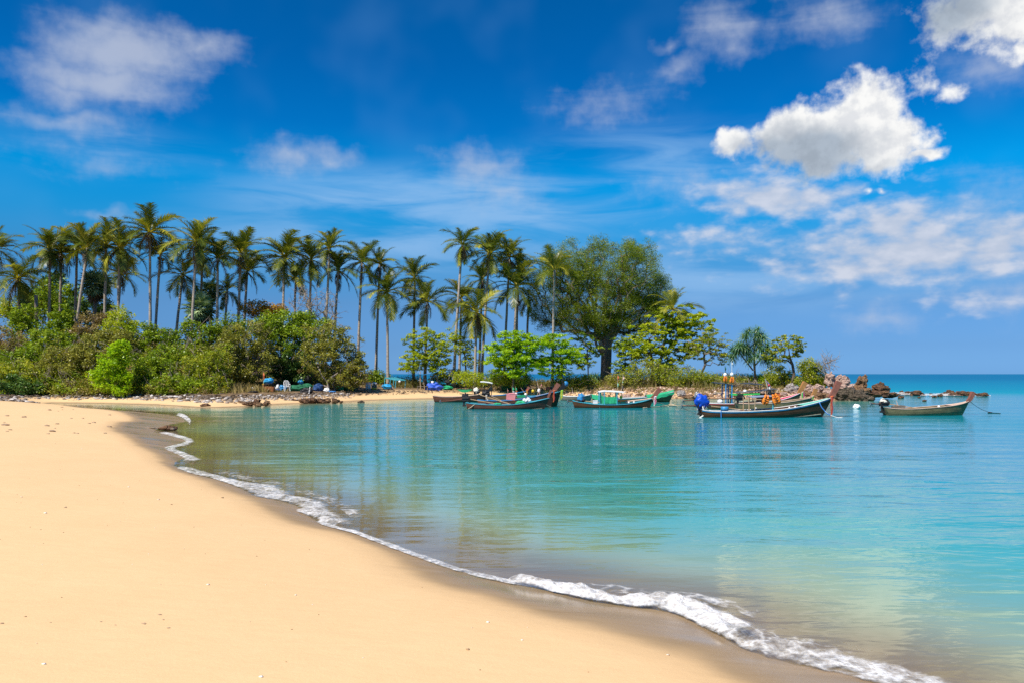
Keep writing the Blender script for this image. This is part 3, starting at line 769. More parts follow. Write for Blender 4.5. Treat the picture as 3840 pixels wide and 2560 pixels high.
for i, (lab, cx, cy_, bx, by, Y, s, nf, dead, nuts, young) in enumerate(PALMS):
    palm(lab, cx, cy_, bx, by, Y + OFF(bx), s, int(nf * .95), int(dead * 1.3), i + 1, 0.16 if Y < 90 else 0.15, nuts, young)

# a dead bare palm trunk
b0 = GB(137, 79); tp = (PX(134, 79) - b0[0], 0, PZ(1107, 79) - b0[2])
st = empty('dead_palm_trunk', b0); tag(st, 'bare dead palm trunk without a crown, brown and cut off, left grove', 'tree trunk')
link('trunk', trunk_mesh('trunk', [(0.15, 0, 0), (0.05, 0, tp[2] * .5), tp], [0.2, 0.17, 0.16], M_bark, 9, 0.03), st)

# ------------------------------------------------------------------ fan palms
def fan_leaf(seed):
    rs = np.random.default_rng(seed); V, Fc, tint = [], [], []
    L = 0.95; n = 17
    for k in range(3):                                          # petiole
        x0, x1 = k * 0.25, (k + 1) * 0.25
        i = len(V); V += [(x0, -.025, -0.1 * x0 ** 2), (x0, .025, -0.1 * x0 ** 2), (x1, .025, -0.1 * x1 ** 2), (x1, -.025, -0.1 * x1 ** 2)]; Fc.append((i, i + 1, i + 2, i + 3)); tint.append(0.9)
    for k in range(n):
        a = R(-125 + 250 * k / (n - 1)); l = L * (0.95 - 0.22 * abs(k - n / 2) / n) * rs.uniform(.9, 1.05); hw = R(7.2)
        o = np.array([0.72, 0, -0.05])
        def pt(r, an, z): return o + np.array([r * math.cos(an), r * math.sin(an), z])
        i = len(V); cup = 0.16
        V += [tuple(pt(0.04, a, 0)), tuple(pt(l * .55, a + hw, cup * .3 - .03)), tuple(pt(l, a + hw * 0.12, cup * 0.2 - rs.uniform(.05, .25))), tuple(pt(l * .55, a - hw, cup * .3 + .03))]
        Fc.append((i, i + 1, i + 2, i + 3)); tint.append(float(rs.uniform(0.1, 0.9)))
    return mesh_np('fan_leaf', V, Fc, LM['fan'], False, [('tint', 'FACE', tint)])
FAN = [fan_leaf(70 + k) for k in range(4)]
def fan_palm(label, cx, cy_, r, Y, seed, n=46, skirt=10):
    rs = random.Random(seed); b = Vector(GB(cx, Y)); t = Vector((0, 0, PZ(cy_, Y) - b.z)); k0 = r * Y / F / 1.62
    root = empty('fan_palm', b); tag(root, label, 'palm tree', 'dark fan palms in the left grove')
    link('trunk', trunk_mesh('trunk', [(0, 0, 0), t * 0.5, t], [0.24, 0.2, 0.2], M_bark, 9, 0.05), root)
    for i in range(n + skirt):
        dead_ = i >= n
        f = link('dead_fan_leaf' if dead_ else 'fan_leaf', rs.choice(FAN), root, t)
        e = (math.asin(1 - 1.75 * (i + 0.5) / n)) if not dead_ else R(-72)
        f.rotation_euler = Euler((rs.uniform(-.4, .4), -e, i * 2.39996 + rs.uniform(-.2, .2)), 'XYZ')
        k = k0 * rs.uniform(0.85, 1.12); f.scale = (k, k, k)
        if dead_:
            f.data = DEADFAN
    return root
dm_ = FAN[0].copy(); dm_.materials.clear(); dm_.materials.append(LM['deadfrond']); DEADFAN = dm_
fan_palm('broad dark fan palm below the leaning coconut palm, leftmost of the fan palms', 356, 1070, 72, 86, 1)
fan_palm('round dark fan palm in the gap below the palm with yellow fruit stalks', 752, 1158, 74, 82, 2)
fan_palm('smaller dark fan palm behind and above the round one', 790, 1090, 50, 88, 3, 34, 6)

# ------------------------------------------------------------------ broad trees
print('palms done')
Y = 91.0; gb = GB(2268, Y)
plant('dome_tree', 'huge dome-shaped tree with feathery olive green crown and thick grey trunk', 'tree', gb,
      [LB(2290, 1010, 150, 118, Y, 5.0, 2.2), LB(2150, 1010, 120, 110, Y, 4.0, 1.3), LB(2060, 1040, 75, 95, Y + 1, 2.5, .6), LB(2400, 1050, 105, 125, Y, 4.0, 1.4), LB(2275, 1140, 165, 95, Y, 4.5, 1.3), LB(2090, 1090, 95, 110, Y + 1, 3.0, 0.8),
       LB(2235, 1195, 85, 65, Y - 1, 2.5, 0.7), LB(2410, 1170, 75, 75, Y, 2.5, 0.6), LB(2060, 1180, 80, 65, Y + 1, 2.0, 0.5), LB(2330, 1215, 90, 40, Y, 2.5, .5), LB(2160, 1215, 80, 40, Y, 2.5, .4), LB(2455, 1110, 62, 70, Y, 2.0, .5)],
      'feather', 1300, 190, 0.24, 21, 0.85, 0.62, [(gb[0] + .1, Y, gb[2] + 1.5), (gb[0] + 0.15, Y, gb[2] + 3.0), (gb[0] + 0.2, Y, gb[2] + 4.4)], M_bark, 0.15, shell=0.42, flat=0.75, r_tip=0.028, upbias=0.2)
# visible main trunk of the dome tree, forking into heavy limbs
dome = bpy.data.objects['dome_tree']
mb = MB(); zz = lambda py: PZ(py, Y) - gb[2]; xx = lambda px: PX(px, Y) - gb[0]
mb.tube([(xx(2272), 0, -0.1), (xx(2268), 0, zz(1400)), (xx(2266), 0, zz(1350)), (xx(2264), 0, zz(1310))], [0.52, 0.35, 0.31, 0.30], 12)
for pts, r in (([(2262, 1320), (2248, 1270), (2240, 1210), (2225, 1140), (2205, 1080)], .30), ([(2266, 1315), (2268, 1260), (2262, 1200), (2270, 1120), (2280, 1050)], .28),
               ([(2272, 1320), (2295, 1270), (2312, 1215), (2335, 1150), (2370, 1080)], .27), ([(2258, 1325), (2236, 1290), (2232, 1235), (2190, 1170)], .2), ([(2276, 1318), (2284, 1250), (2300, 1180), (2320, 1110)], .2),
               ([(2250, 1330), (2215, 1310), (2160, 1255), (2110, 1225)], .11), ([(2280, 1300), (2310, 1260), (2340, 1200), (2420, 1150)], .14), ([(2240, 1220), (2190, 1140), (2150, 1090), (2120, 1050)], .16)):
    mb.tube([(xx(p[0]), (-0.25 + 0.1 * i) * (1 if r > .2 else -1), zz(p[1])) for i, p in enumerate(pts)], [r * (1 - 0.55 * i / len(pts)) for i in range(len(pts))], 8)
mb.build('limbs', simple('dome_bark', (0.42, 0.315, 0.25), 0.92, 0.45, 2.2, 0.06, 7.0, 0.1, stretch=(1, 1, 0.3)), dome, True)

def almond(label, bx, Y, lobes, mat, ncl, per, leaf, seed, trunk_px, r=0.14, bm=None, clr=0.42, shell=0.1, upbias=0.9, **kw):
    gb = GB(bx, Y); fill = 1.5 if mat in ('bright', 'lime') else 1.0
    tr = [(PX(px, Y), Y + 0.05, PZ(py, Y)) for px, py in trunk_px]
    return plant(kw.pop('nm', 'sea_almond_tree'), label, 'tree', gb, lobes, mat, int(ncl * fill), int(per * 1.2), leaf * 1.1, seed, clr, r, tr, bm or M_stem, 0.62, flat=0.42, shell=shell, upbias=upbias, **kw)
almond('wide layered tree with yellow-green leaves right of the dome tree, dark level branches', 2445, 86.55,
       [LB(2540, 1190, 120, 45, 86.55, 2.4, 1.0), LB(2590, 1240, 95, 60, 86.55, 2.4, 1.0), LB(2470, 1250, 120, 50, 86.55, 2.2, 1.0), LB(2420, 1310, 110, 45, 86.55, 2.2, .8), LB(2550, 1310, 110, 45, 86.55, 2.2, .8), LB(2480, 1365, 95, 30, 86.55, 2, .4)],
       'lime', 330, 34, 0.24, 31, [(2448, 1380), (2440, 1320), (2435, 1270)], 0.17)
almond('small spreading tree with an oblique trunk between the layered tree and the screw pine', 2625, 82.8,
       [LB(2640, 1285, 85, 38, 82.8, 1.8, 1.0), LB(2700, 1320, 60, 34, 82.8, 1.5, .7), LB(2600, 1320, 50, 30, 82.8, 1.4, .4), LB(2720, 1350, 40, 22, 82.8, 1.2, .25)],
       'yellowgreen', 130, 26, 0.17, 32, [(2632, 1395), (2645, 1365), (2640, 1340)], 0.13, M_bark, 0.34, twigs=14)
almond('light tree with open flat crown and forked dark trunk near the pointed rocks', 2965, 77.08,
       [LB(2950, 1290, 62, 34, 77.08, 1.5, 1.0), LB(2990, 1300, 30, 40, 77.08, 1.0, .5), LB(2905, 1330, 45, 28, 77.08, 1.2, .45), LB(2950, 1340, 50, 25, 77.08, 1.2, .35)],
       'yellowgreen', 120, 26, 0.17, 33, [(2978, 1400), (2972, 1365), (2962, 1340)], 0.13, M_stem, 0.32)
almond('bright green open tree above the blue tarp camp', 1600, 84,
       [LB(1590, 1270, 70, 45, 84, 1.8, .9), LB(1640, 1320, 75, 45, 84, 1.8, 1.0), LB(1575, 1345, 70, 35, 84, 1.8, .8), LB(1650, 1380, 60, 30, 84, 1.5, .6), LB(1540, 1380, 45, 20, 84, 1.2, .3)],
       'lime', 210, 30, 0.19, 34, [(1597, 1400), (1600, 1350), (1602, 1310)], 0.08, M_stem, 0.40)
almond('broad bright green layered tree behind the left boats, centre of the shore', 1925, 80.5312,
       [LB(1930, 1270, 80, 30, 80.5312, 1.8, .8), LB(1890, 1310, 80, 32, 80.5312, 1.8, 1.0), LB(1990, 1300, 75, 36, 80.5312, 1.8, 1.0), LB(1870, 1350, 70, 24, 80.5312, 1.6, .8), LB(1950, 1350, 85, 30, 80.5312, 1.8, 1.0), LB(2020, 1365, 45, 26, 80.5312, 1.4, .5), LB(1920, 1395, 80, 22, 80.5312, 1.6, .7)],
       'bright', 330, 34, 0.19, 35, [(1925, 1415), (1922, 1370), (1925, 1330)], 0.10, M_stem, 0.42)
almond('bright green layered tree around the foot of the lone glossy palm', 2110, 81.7625,
       [LB(2080, 1280, 70, 26, 81.7625, 1.6, .9), LB(2130, 1315, 60, 26, 81.7625, 1.6, .8), LB(2070, 1350, 70, 26, 81.7625, 1.6, .9), LB(2140, 1345, 45, 22, 81.7625, 1.4, .5), LB(2090, 1395, 60, 20, 81.7625, 1.4, .5)],
       'bright', 190, 32, 0.19, 36, [(2108, 1415), (2105, 1370), (2100, 1330)], 0.08, M_stem, 0.40)
almond('thin dark-stemmed sapling tree with layered leaves left of the dome trunk', 2205, 86.8812,
       [LB(2190, 1270, 55, 30, 86.8812, 1.5, .7), LB(2215, 1315, 50, 30, 86.8812, 1.5, .7), LB(2185, 1360, 50, 30, 86.8812, 1.5, .7)], 'green', 110, 22, 0.19, 37, [(2206, 1400), (2204, 1340), (2200, 1290)], 0.07, M_stem, 0.36)
almond('green undergrowth tree directly right of the dome trunk', 2340, 87.6,
       [LB(2330, 1290, 45, 30, 87.6, 1.5, .7), LB(2370, 1330, 60, 34, 87.6, 1.6, .9), LB(2340, 1380, 55, 26, 87.6, 1.5, .7)], 'green', 140, 26, 0.20, 38, [(2342, 1400), (2344, 1350), (2346, 1320)], 0.07, M_stem, 0.40)
almond('dark twisted sapling tree among the palm trunks behind the camp tree', 1745, 84.725,
       [LB(1740, 1300, 55, 36, 84.725, 1.4, .8), LB(1700, 1260, 45, 26, 84.725, 1.3, .5), LB(1770, 1355, 50, 26, 84.725, 1.3, .5)], 'lime', 100, 18, 0.17, 39, [(1748, 1400), (1745, 1360), (1742, 1325)], 0.09, M_stem, 0.36)

# strap-leaved (screw pine) tree
def rosette(seed):
    rs = np.random.default_rng(seed); V, Fc, tint = [], [], []
    for k in range(38):
        az_ = k * 2.39996; e = R(78 - 105 * (k / 38)); L = rs.uniform(0.75, 1.05); p = np.zeros(3); w = 0.042
        a = e; d = np.array([math.cos(az_), math.sin(az_), 0]); sd_ = np.array([-math.sin(az_), math.cos(az_), 0]); tv = float(rs.uniform(0, 1))
        for j in range(4):
            q = p + (d * math.cos(a) + np.array([0, 0, math.sin(a)])) * L / 4
            w0, w1 = w * (1 - j * 0.22), w * (1 - (j + 1) * 0.22)
            i = len(V); V += [tuple(p - sd_ * w0), tuple(p + sd_ * w0), tuple(q + sd_ * w1), tuple(q - sd_ * w1)]; Fc.append((i, i + 1, i + 2, i + 3)); tint.append(tv)
            p = q; a -= R(rs.uniform(22, 36))
    return mesh_np('leaf_rosette', V, Fc, LM['strap'], False, [('tint', 'FACE', tint)])
ROS = [rosette(300 + k) for k in range(4)]
Y = 80.0; gb = GB(2832, Y); rs = random.Random(4)
root = empty('screw_pine', gb); tag(root, 'screw pine with drooping strap leaves in tufts and stilt roots, alone before the sea', 'tree')
xx = lambda px: PX(px, Y) - gb[0]; zz = lambda py: PZ(py, Y) - gb[2]
mb = MB(); tipsR = []
for pts, r in (([(2832, 1420), (2829, 1385), (2828, 1340), (2826, 1295), (2828, 1265)], .12), ([(2824, 1388), (2800, 1355), (2784, 1335), (2770, 1310), (2765, 1300)], .075), ([(2829, 1372), (2846, 1352), (2862, 1335), (2876, 1318)], .07),
               ([(2828, 1330), (2805, 1300), (2800, 1275)], .06), ([(2827, 1320), (2852, 1292), (2862, 1272)], .06), ([(2784, 1335), (2790, 1318), (2786, 1296)], .05), ([(2862, 1335), (2880, 1340), (2890, 1338)], .05), ([(2826, 1300), (2842, 1280), (2846, 1262)], .05)):
    w_ = [(xx(p[0]), rs.uniform(-.5, .5) * (i / len(pts)), zz(p[1])) for i, p in enumerate(pts)]
    mb.tube(w_, [r * (1 - .4 * i / len(pts)) for i in range(len(pts))], 7); tipsR.append(w_[-1]); tipsR.append(w_[-2])
mb.build('trunk', M_bark, root, True)
mr = MB()
for k in range(9):
    a = k * .7; mr.tube([(0, 0, 0.75), (math.cos(a) * .3, math.sin(a) * .3, .35), (math.cos(a) * .55, math.sin(a) * .55, -.1)], [.05, .045, .04], 5)
mr.build('stilt_roots', M_bark, root, True)
extra = [(2760, 1320), (2745, 1345), (2815, 1250), (2835, 1245), (2855, 1262), (2880, 1305), (2800, 1262), (2772, 1296), (2895, 1345), (2790, 1310), (2850, 1310), (2815, 1320), (2838, 1335), (2870, 1350), (2805, 1352)]
for p in tipsR + [(xx(a) + rs.uniform(-.25, .25), rs.uniform(-1.1, 1.1), zz(b_) + rs.uniform(-.2, .2)) for a, b_ in extra * 2]:
    f = link('leaf_rosette', rs.choice(ROS), root, p); f.rotation_euler = (rs.uniform(-.4, .4), rs.uniform(-.4, .4), rs.uniform(0, 6.28)); k = rs.uniform(.95, 1.3); f.scale = (k, k, k)
# young screw pine bush at the foot of the dome tree
gb = GB(2215, 85); root = empty('screw_pine', gb); tag(root, 'low dark screw pine clump with sword leaves at the left foot of the dome trunk', 'plant')
mb = MB(); mb.tube([(0, 0, 0), (0, 0, 0.7)], 0.1, 6); mb.build('trunk', M_stem, root)
for k in range(7):
    f = link('leaf_rosette', rs.choice(ROS), root, (rs.uniform(-.7, .7), rs.uniform(-.5, .5), rs.uniform(.5, 1.2))); kk = rs.uniform(1.0, 1.4); f.scale = (kk, kk, kk); f.rotation_euler = (rs.uniform(-.3, .3), rs.uniform(-.3, .3), rs.uniform(0, 6))

# ------------------------------------------------------------------ thicket on the left, and shrubs along the shore
#  label, category, base px, Y, lobes, leaf kind, clumps, leaves per clump, leaf size, twigs
SHRUBS = [
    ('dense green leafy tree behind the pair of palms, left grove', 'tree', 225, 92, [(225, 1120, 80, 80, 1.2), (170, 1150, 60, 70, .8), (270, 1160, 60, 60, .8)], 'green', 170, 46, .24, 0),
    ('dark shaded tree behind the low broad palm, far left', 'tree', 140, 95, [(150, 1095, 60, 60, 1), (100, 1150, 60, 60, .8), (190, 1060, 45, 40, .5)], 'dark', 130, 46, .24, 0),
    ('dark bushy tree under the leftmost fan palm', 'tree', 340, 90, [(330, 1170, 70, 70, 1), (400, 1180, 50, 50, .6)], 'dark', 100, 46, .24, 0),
    ('yellow-green spreading shrub under the left edge palm', 'shrub', 25, 82, [(25, 1150, 60, 40, 1), (60, 1190, 60, 40, .7)], 'lime', 90, 30, .2, 0),
    ('reddish dry twiggy shrub at the left edge', 'shrub', 35, 74, [(30, 1300, 75, 75, 1), (80, 1340, 70, 70, .8), (-10, 1340, 60, 70, .6)], 'dry', 150, 34, .16, 50),
    ('tall leafy green shrub left of the dead palm trunk', 'shrub', 105, 77, [(95, 1200, 50, 55, 1), (95, 1250, 62, 60, .8)], 'green', 110, 36, .2, 0),
    ('pale green upright shrub below the leaning palm', 'shrub', 228, 77, [(228, 1200, 42, 55, 1), (235, 1260, 60, 60, .9)], 'green', 115, 36, .2, 0),
    ('brownish half-dry shrub between the leaning palm and the skirted palm', 'shrub', 345, 76, [(345, 1225, 60, 60, 1), (350, 1300, 85, 70, 1)], 'dry', 150, 36, .17, 40),
    ('yellow-green feathery shrub under the skirted palm', 'shrub', 450, 75, [(450, 1210, 60, 50, 1), (480, 1270, 80, 60, 1)], 'lime', 150, 34, .17, 24),
    ('olive bush sloping down below the tallest palm', 'shrub', 560, 74, [(540, 1270, 70, 50, 1), (590, 1300, 70, 55, 1), (620, 1265, 45, 30, .4)], 'green', 150, 38, .18, 16),
    ('bright lime green bush hanging over the stony beach', 'bush', 430, 66, [(450, 1312, 36, 32, .8), (425, 1360, 48, 42, 1), (398, 1415, 48, 42, 1), (462, 1435, 36, 46, .8)], 'bright', 170, 46, .17, 6),
    ('olive green bush left of the lime green one', 'bush', 250, 70, [(250, 1350, 80, 60, 1), (210, 1400, 80, 60, 1), (300, 1400, 70, 70, 1), (320, 1340, 60, 45, .6)], 'olive', 240, 40, .17, 30),
    ('yellow-flecked green bush at the left, low by the stones', 'bush', 100, 69, [(100, 1400, 85, 55, 1), (160, 1430, 70, 45, .8), (40, 1420, 60, 50, .7)], 'yellowgreen', 210, 40, .17, 20),
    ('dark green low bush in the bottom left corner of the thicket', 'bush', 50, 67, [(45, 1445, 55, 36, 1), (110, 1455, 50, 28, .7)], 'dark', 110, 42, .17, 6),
    ('green bush right of the lime green one, with pink flowers', 'bush', 555, 69, [(540, 1380, 65, 60, 1), (590, 1400, 70, 55, 1), (560, 1435, 85, 35, .9)], 'green', 230, 42, .17, 18),
    ('leafy green shrub in the middle of the thicket below the slim palm', 'shrub', 640, 72, [(640, 1340, 65, 50, 1), (690, 1370, 60, 50, 1), (650, 1400, 80, 50, 1)], 'green', 220, 40, .17, 14),
    ('small light green tree below the round fan palm', 'tree', 735, 76, [(720, 1235, 40, 34, 1), (775, 1260, 45, 40, 1), (745, 1300, 50, 40, .8), (800, 1235, 30, 28, .4)], 'green', 110, 32, .18, 6),
    ('green bush between the slim palm and the big round bush', 'bush', 770, 69, [(750, 1380, 60, 50, 1), (790, 1415, 70, 55, 1), (730, 1430, 70, 45, 1), (810, 1350, 50, 45, .6)], 'yellowgreen', 220, 40, .17, 14),
    ('low grassy green bush at the stony bank, left of the beach camp', 'bush', 670, 67.5, [(650, 1440, 75, 36, 1), (730, 1450, 65, 30, .9), (600, 1455, 60, 24, .6)], 'green', 160, 40, .15, 10),
    ('twiggy olive left half of the big round bush over the camp', 'bush', 930, 71, [(930, 1270, 90, 70, 1), (900, 1330, 95, 80, 1.1), (960, 1360, 90, 80, 1), (880, 1410, 80, 55, .8)], 'olive', 330, 42, .17, 90),
    ('dark green top of the big round bush, densest and tallest', 'bush', 1075, 75, [(1075, 1215, 100, 55, 1), (1010, 1240, 80, 60, .8), (1150, 1240, 85, 60, .9), (1080, 1290, 130, 70, 1)], 'green', 300, 48, .2, 10),
    ('olive right half of the big round bush sloping to the sea gap', 'bush', 1255, 71, [(1230, 1275, 85, 65, 1), (1280, 1330, 85, 75, 1), (1210, 1350, 80, 80, 1), (1330, 1390, 60, 60, .7), (1290, 1410, 75, 45, .6)], 'olive', 330, 42, .17, 70),
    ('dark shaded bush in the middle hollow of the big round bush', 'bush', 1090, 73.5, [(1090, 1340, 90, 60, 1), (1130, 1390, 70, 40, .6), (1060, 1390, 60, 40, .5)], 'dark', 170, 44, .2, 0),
    ('orange-leaved tree crown rising behind the big round bush', 'tree', 985, 79, [(960, 1160, 70, 28, 1), (1030, 1165, 60, 26, .9)], 'orange', 90, 30, .19, 0),
    ('bare pale-twigged tree behind the big round bush', 'tree', 1165, 77, [(1130, 1130, 70, 50, 1), (1190, 1150, 70, 60, 1), (1230, 1190, 60, 40, .7)], 'dry', 110, 3, .15, 110),
    ('small round green bush at the foot of the two lone palm trunks', 'bush', 1412, 80, [(1408, 1415, 26, 26, 1), (1445, 1425, 26, 18, .6)], 'green', 60, 34, .16, 0),
    ('low reddish-flowered shrub beside the turquoise frame', 'shrub', 1545, 84, [(1545, 1425, 50, 14, 1)], 'orange', 40, 24, .12, 0),
    ('low green shrub under the camp tree', 'shrub', 1700, 80, [(1710, 1412, 50, 24, 1), (1650, 1415, 40, 16, .6)], 'yellowgreen', 90, 34, .15, 6),
    ('yellowish grassy shrub between the curved palm and the central tree', 'shrub', 1760, 74, [(1760, 1420, 60, 26, 1)], 'lime', 80, 34, .14, 8),
    ('low green shrub under the central layered tree', 'shrub', 1880, 74, [(1870, 1415, 60, 26, 1), (1950, 1420, 50, 24, .8)], 'green', 110, 34, .15, 6),
    ('low shrub with yellowish leaves left of the dome trunk', 'shrub', 2150, 74.5, [(2130, 1430, 60, 24, 1), (2200, 1435, 50, 22, .8)], 'yellowgreen', 100, 34, .14, 8),
    ('yellow-speckled shrub with arching pale branches right of the dome trunk', 'shrub', 2430, 75, [(2420, 1385, 60, 40, 1), (2370, 1415, 55, 30, .8), (2480, 1410, 50, 34, .8)], 'yellowgreen', 150, 30, .15, 26),
    ('low olive shrub beside the dome tree roots', 'shrub', 2330, 74, [(2330, 1430, 60, 26, 1)], 'olive', 80, 32, .14, 10),
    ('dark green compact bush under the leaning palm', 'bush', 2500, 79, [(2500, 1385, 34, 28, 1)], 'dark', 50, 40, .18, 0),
    ('yellow-fruited green shrub above the big grey boulder', 'shrub', 2590, 75, [(2570, 1410, 50, 32, 1), (2620, 1420, 50, 28, .9), (2550, 1440, 45, 22, .6)], 'yellowgreen', 150, 34, .14, 10),
    ('long low green hedge-like shrub before the open sea, right of the yellow-fruited one', 'shrub', 2720, 76, [(2690, 1430, 50, 20, 1), (2760, 1430, 60, 20, 1), (2830, 1430, 50, 20, .8)], 'yellowgreen', 160, 32, .14, 20),
    ('bright low green shrub at the foot of the screw pine', 'shrub', 2880, 76.5, [(2880, 1425, 40, 16, 1), (2860, 1435, 40, 14, .7)], 'bright', 70, 32, .14, 0),
    ('brown twiggy shrub above the red and orange boats', 'shrub', 2790, 73.5, [(2760, 1455, 60, 18, 1), (2840, 1455, 60, 18, 1)], 'dry', 120, 26, .12, 40),
    ('leafy shrub under the light forked tree', 'shrub', 2930, 74.5, [(2910, 1410, 45, 36, 1), (2960, 1425, 40, 30, .9), (2890, 1440, 40, 22, .6)], 'yellowgreen', 140, 34, .14, 10),
    ('rounded green shrub at the right end of the vegetation, beside the pointed rocks', 'shrub', 3050, 73, [(3035, 1375, 35, 30, .8), (3050, 1410, 48, 40, 1), (3075, 1430, 34, 26, .7), (3020, 1430, 34, 28, .7)], 'yellowgreen', 190, 34, .14, 8),
    ('mid green bush filling the slope under the leaning palm, behind the olive bush', 'bush', 200, 74, [(180, 1290, 75, 60, 1), (250, 1310, 70, 55, 1)], 'green', 170, 40, .18, 10),
    ('olive yellow bush behind the lime green one, below the skirted palm', 'bush', 400, 72.5, [(380, 1300, 80, 60, 1), (450, 1310, 70, 60, .8)], 'olive', 190, 40, .17, 24),
    ('leafy green bush above the dark corner bush, under the reddish shrub', 'bush', 70, 71.5, [(60, 1360, 80, 50, 1), (130, 1350, 70, 50, .8)], 'green', 170, 40, .17, 14),
    ('yellow-green bush in the dip below the slim palm, behind the leafy green shrub', 'bush', 700, 77, [(660, 1310, 60, 40, 1), (730, 1330, 70, 45, 1), (790, 1320, 60, 40, .7)], 'lime', 150, 36, .18, 10),
    ('green bush crown between the fan palm and the twiggy half of the round bush', 'bush', 850, 77, [(840, 1270, 60, 45, 1), (880, 1240, 60, 45, .8), (850, 1330, 60, 50, .8)], 'green', 170, 40, .18, 8),
]
for i, (lab, cat, bx, Y, lobes, mat, ncl, per, lf, tw) in enumerate(SHRUBS):
    tree_ = cat == 'tree'; Y = Y + OFF(bx)
    plant({'tree': 'broadleaf_tree', 'shrub': 'shrub', 'bush': 'bush'}[cat], lab, cat, GB(bx, Y), [LB(l[0], l[1], l[2], l[3], Y, None, l[4]) for l in lobes], mat, int(ncl * 1.2), int(per * 1.25), lf * 1.1, 500 + i,
          0.42 if Y < 78 else 0.6, 0.14 if tree_ else 0.06, None, M_stem if mat in ('dark', 'bright', 'green') else M_twig, shell=0.35, twigs=tw, flat=0.8, r_tip=0.014 if not tree_ else 0.02,
          crown_name='crown' if tree_ else 'foliage')
# low growth that knits the bushes of the left thicket together, one mass of each colour
rs = np.random.default_rng(77)
for q, (mt, n_) in enumerate((('olive', 330), ('yellowgreen', 300), ('green', 300), ('dry', 200), ('lime', 120))):
    px = rs.uniform(-20, 860, n_) if q < 4 else rs.uniform(150, 860, n_)
    top = np.interp(px, [-20, 100, 200, 350, 500, 600, 700, 800, 860], [1290, 1235, 1240, 1230, 1255, 1275, 1300, 1300, 1280])
    py = top + (1470 - top) * rs.uniform(0, 1, n_) ** .8
    Yy = np.interp((py - 1250) / 220, [0, 1], [75.5, 67.0]) + rs.normal(size=n_) * .7
    Cx = np.stack([(px - HX) / F * Yy, Yy, H - (py - HY) * Yy / F], 1)
    Cx[:, 2] = np.maximum(Cx[:, 2], height(Cx[:, 0], Cx[:, 1]) + .15)
    sz = rs.uniform(.22, .62, n_); cnt = (34 * (sz / .4) ** 1.6).astype(int); ix = np.repeat(np.arange(n_), cnt)
    d = rs.normal(size=(len(ix), 3)); d /= np.linalg.norm(d, axis=1)[:, None]
    C = Cx[ix] + d * (rs.uniform(.05, 1, len(ix)) ** .5)[:, None] * sz[ix][:, None] * np.array([1.25, 1, .8])
    tag(link('undergrowth', foliage_mesh('undergrowth', C, .17, LM[mt], .55, .55 * rs.uniform(0, 1, n_)[ix] + .45 * rs.uniform(0, 1, len(ix)), rs)), kind='stuff')
rs = np.random.default_rng(78); n_ = 420                    # tan dry scrub along the stony bank
px = rs.uniform(1990, 3030, n_); py = rs.uniform(1418, 1470, n_); Yy = np.interp((py - 1418) / 52, [0, 1], [88, 78.5]) - np.interp(px, [2300, 3000], [0, 6]) + rs.normal(size=n_) * .5
Cx = np.stack([(px - HX) / F * Yy, Yy, H - (py - HY) * Yy / F], 1); Cx[:, 2] = np.maximum(Cx[:, 2], height(Cx[:, 0], Cx[:, 1]) + .08)
sz = rs.uniform(.15, .42, n_); ix = np.repeat(np.arange(n_), 26); d = rs.normal(size=(len(ix), 3)); d /= np.linalg.norm(d, axis=1)[:, None]
C = Cx[ix] + d * (rs.uniform(.05, 1, len(ix)) ** .5)[:, None] * sz[ix][:, None] * np.array([1.3, 1, .8])
tag(link('dry_scrub', foliage_mesh('dry_scrub', C, .15, LM['grass'], .35, .6 * rs.uniform(0, 1, n_)[ix] + .4 * rs.uniform(0, 1, len(ix)), rs)), kind='stuff')
mb = MB()
for k in range(150):
    px, py = rs.uniform(-20, 870), rs.uniform(1280, 1450); Yk = float(np.interp((py - 1250) / 220, [0, 1], [75, 66.5])); p = Vector((PX(px, Yk), Yk, PZ(py, Yk)))
    d = Vector((rs.normal() * .6, rs.normal() * .3 - .2, abs(rs.normal()) + .5)).normalized(); L = rs.uniform(.6, 1.6)
    e = p + d * L; mb.tube([tuple(p - d * .4), tuple(p.lerp(e, .5) + Vector((rs.normal() * .08, 0, 0))), tuple(e)], [.024, .015, .006], 4, False)
    for _ in range(2): mb.tube([tuple(p.lerp(e, .55)), tuple(p.lerp(e, .6) + (d + Vector(rs.normal(size=3)) * .6).normalized() * L * .35)], [.012, .005], 3, False)
tag(mb.build('undergrowth_twigs', M_twig), kind='stuff')
# bare purple-grey shrub at the far right of the land
plant('bare_shrub', 'leafless grey shrub with fine spreading twigs beside the pointed rocks', 'shrub', GB(3075, 75), [LB(3085, 1375, 35, 28, 75, None, 1), LB(3110, 1365, 26, 26, 75, None, .7)], 'dry', 70, 0, .1, 777, 0.3, 0.05, None, M_twig, twigs=46)

# ------------------------------------------------------------------ dry grass along the shore, one mass
rs = np.random.default_rng(5); n = 52000
gxp = rs.uniform(-30, 3120, n); gY = rs.uniform(66.5, 93, n)
X_ = (gxp - HX) / F * gY; dsh = sd_fast(X_, gY)
keep = (dsh > np.where(gxp > 1350, 5.0, 4.0) + 1.5 * np.sin(X_ * 0.9)) & (dsh > 2.5) & ~((gxp > 1345) & (gxp < 1720) & (dsh < 8.5)) & ~((gxp > 900) & (gxp < 1345) & (dsh < 7.5))
X_, gY, gxp = X_[keep], gY[keep], gxp[keep]; n = len(X_)
zb = height(X_, gY)
hgt_ = rs.uniform(0.25, 0.75, n) * np.where(gxp > 1700, 1.45, 1.0) * (0.75 + 0.5 * np.sin(X_ * 0.55 + gY * 0.3))
a = rs.uniform(0, 2 * PI, n); wdt = rs.uniform(0.02, 0.045, n); lean = rs.normal(size=(n, 2)) * 0.22
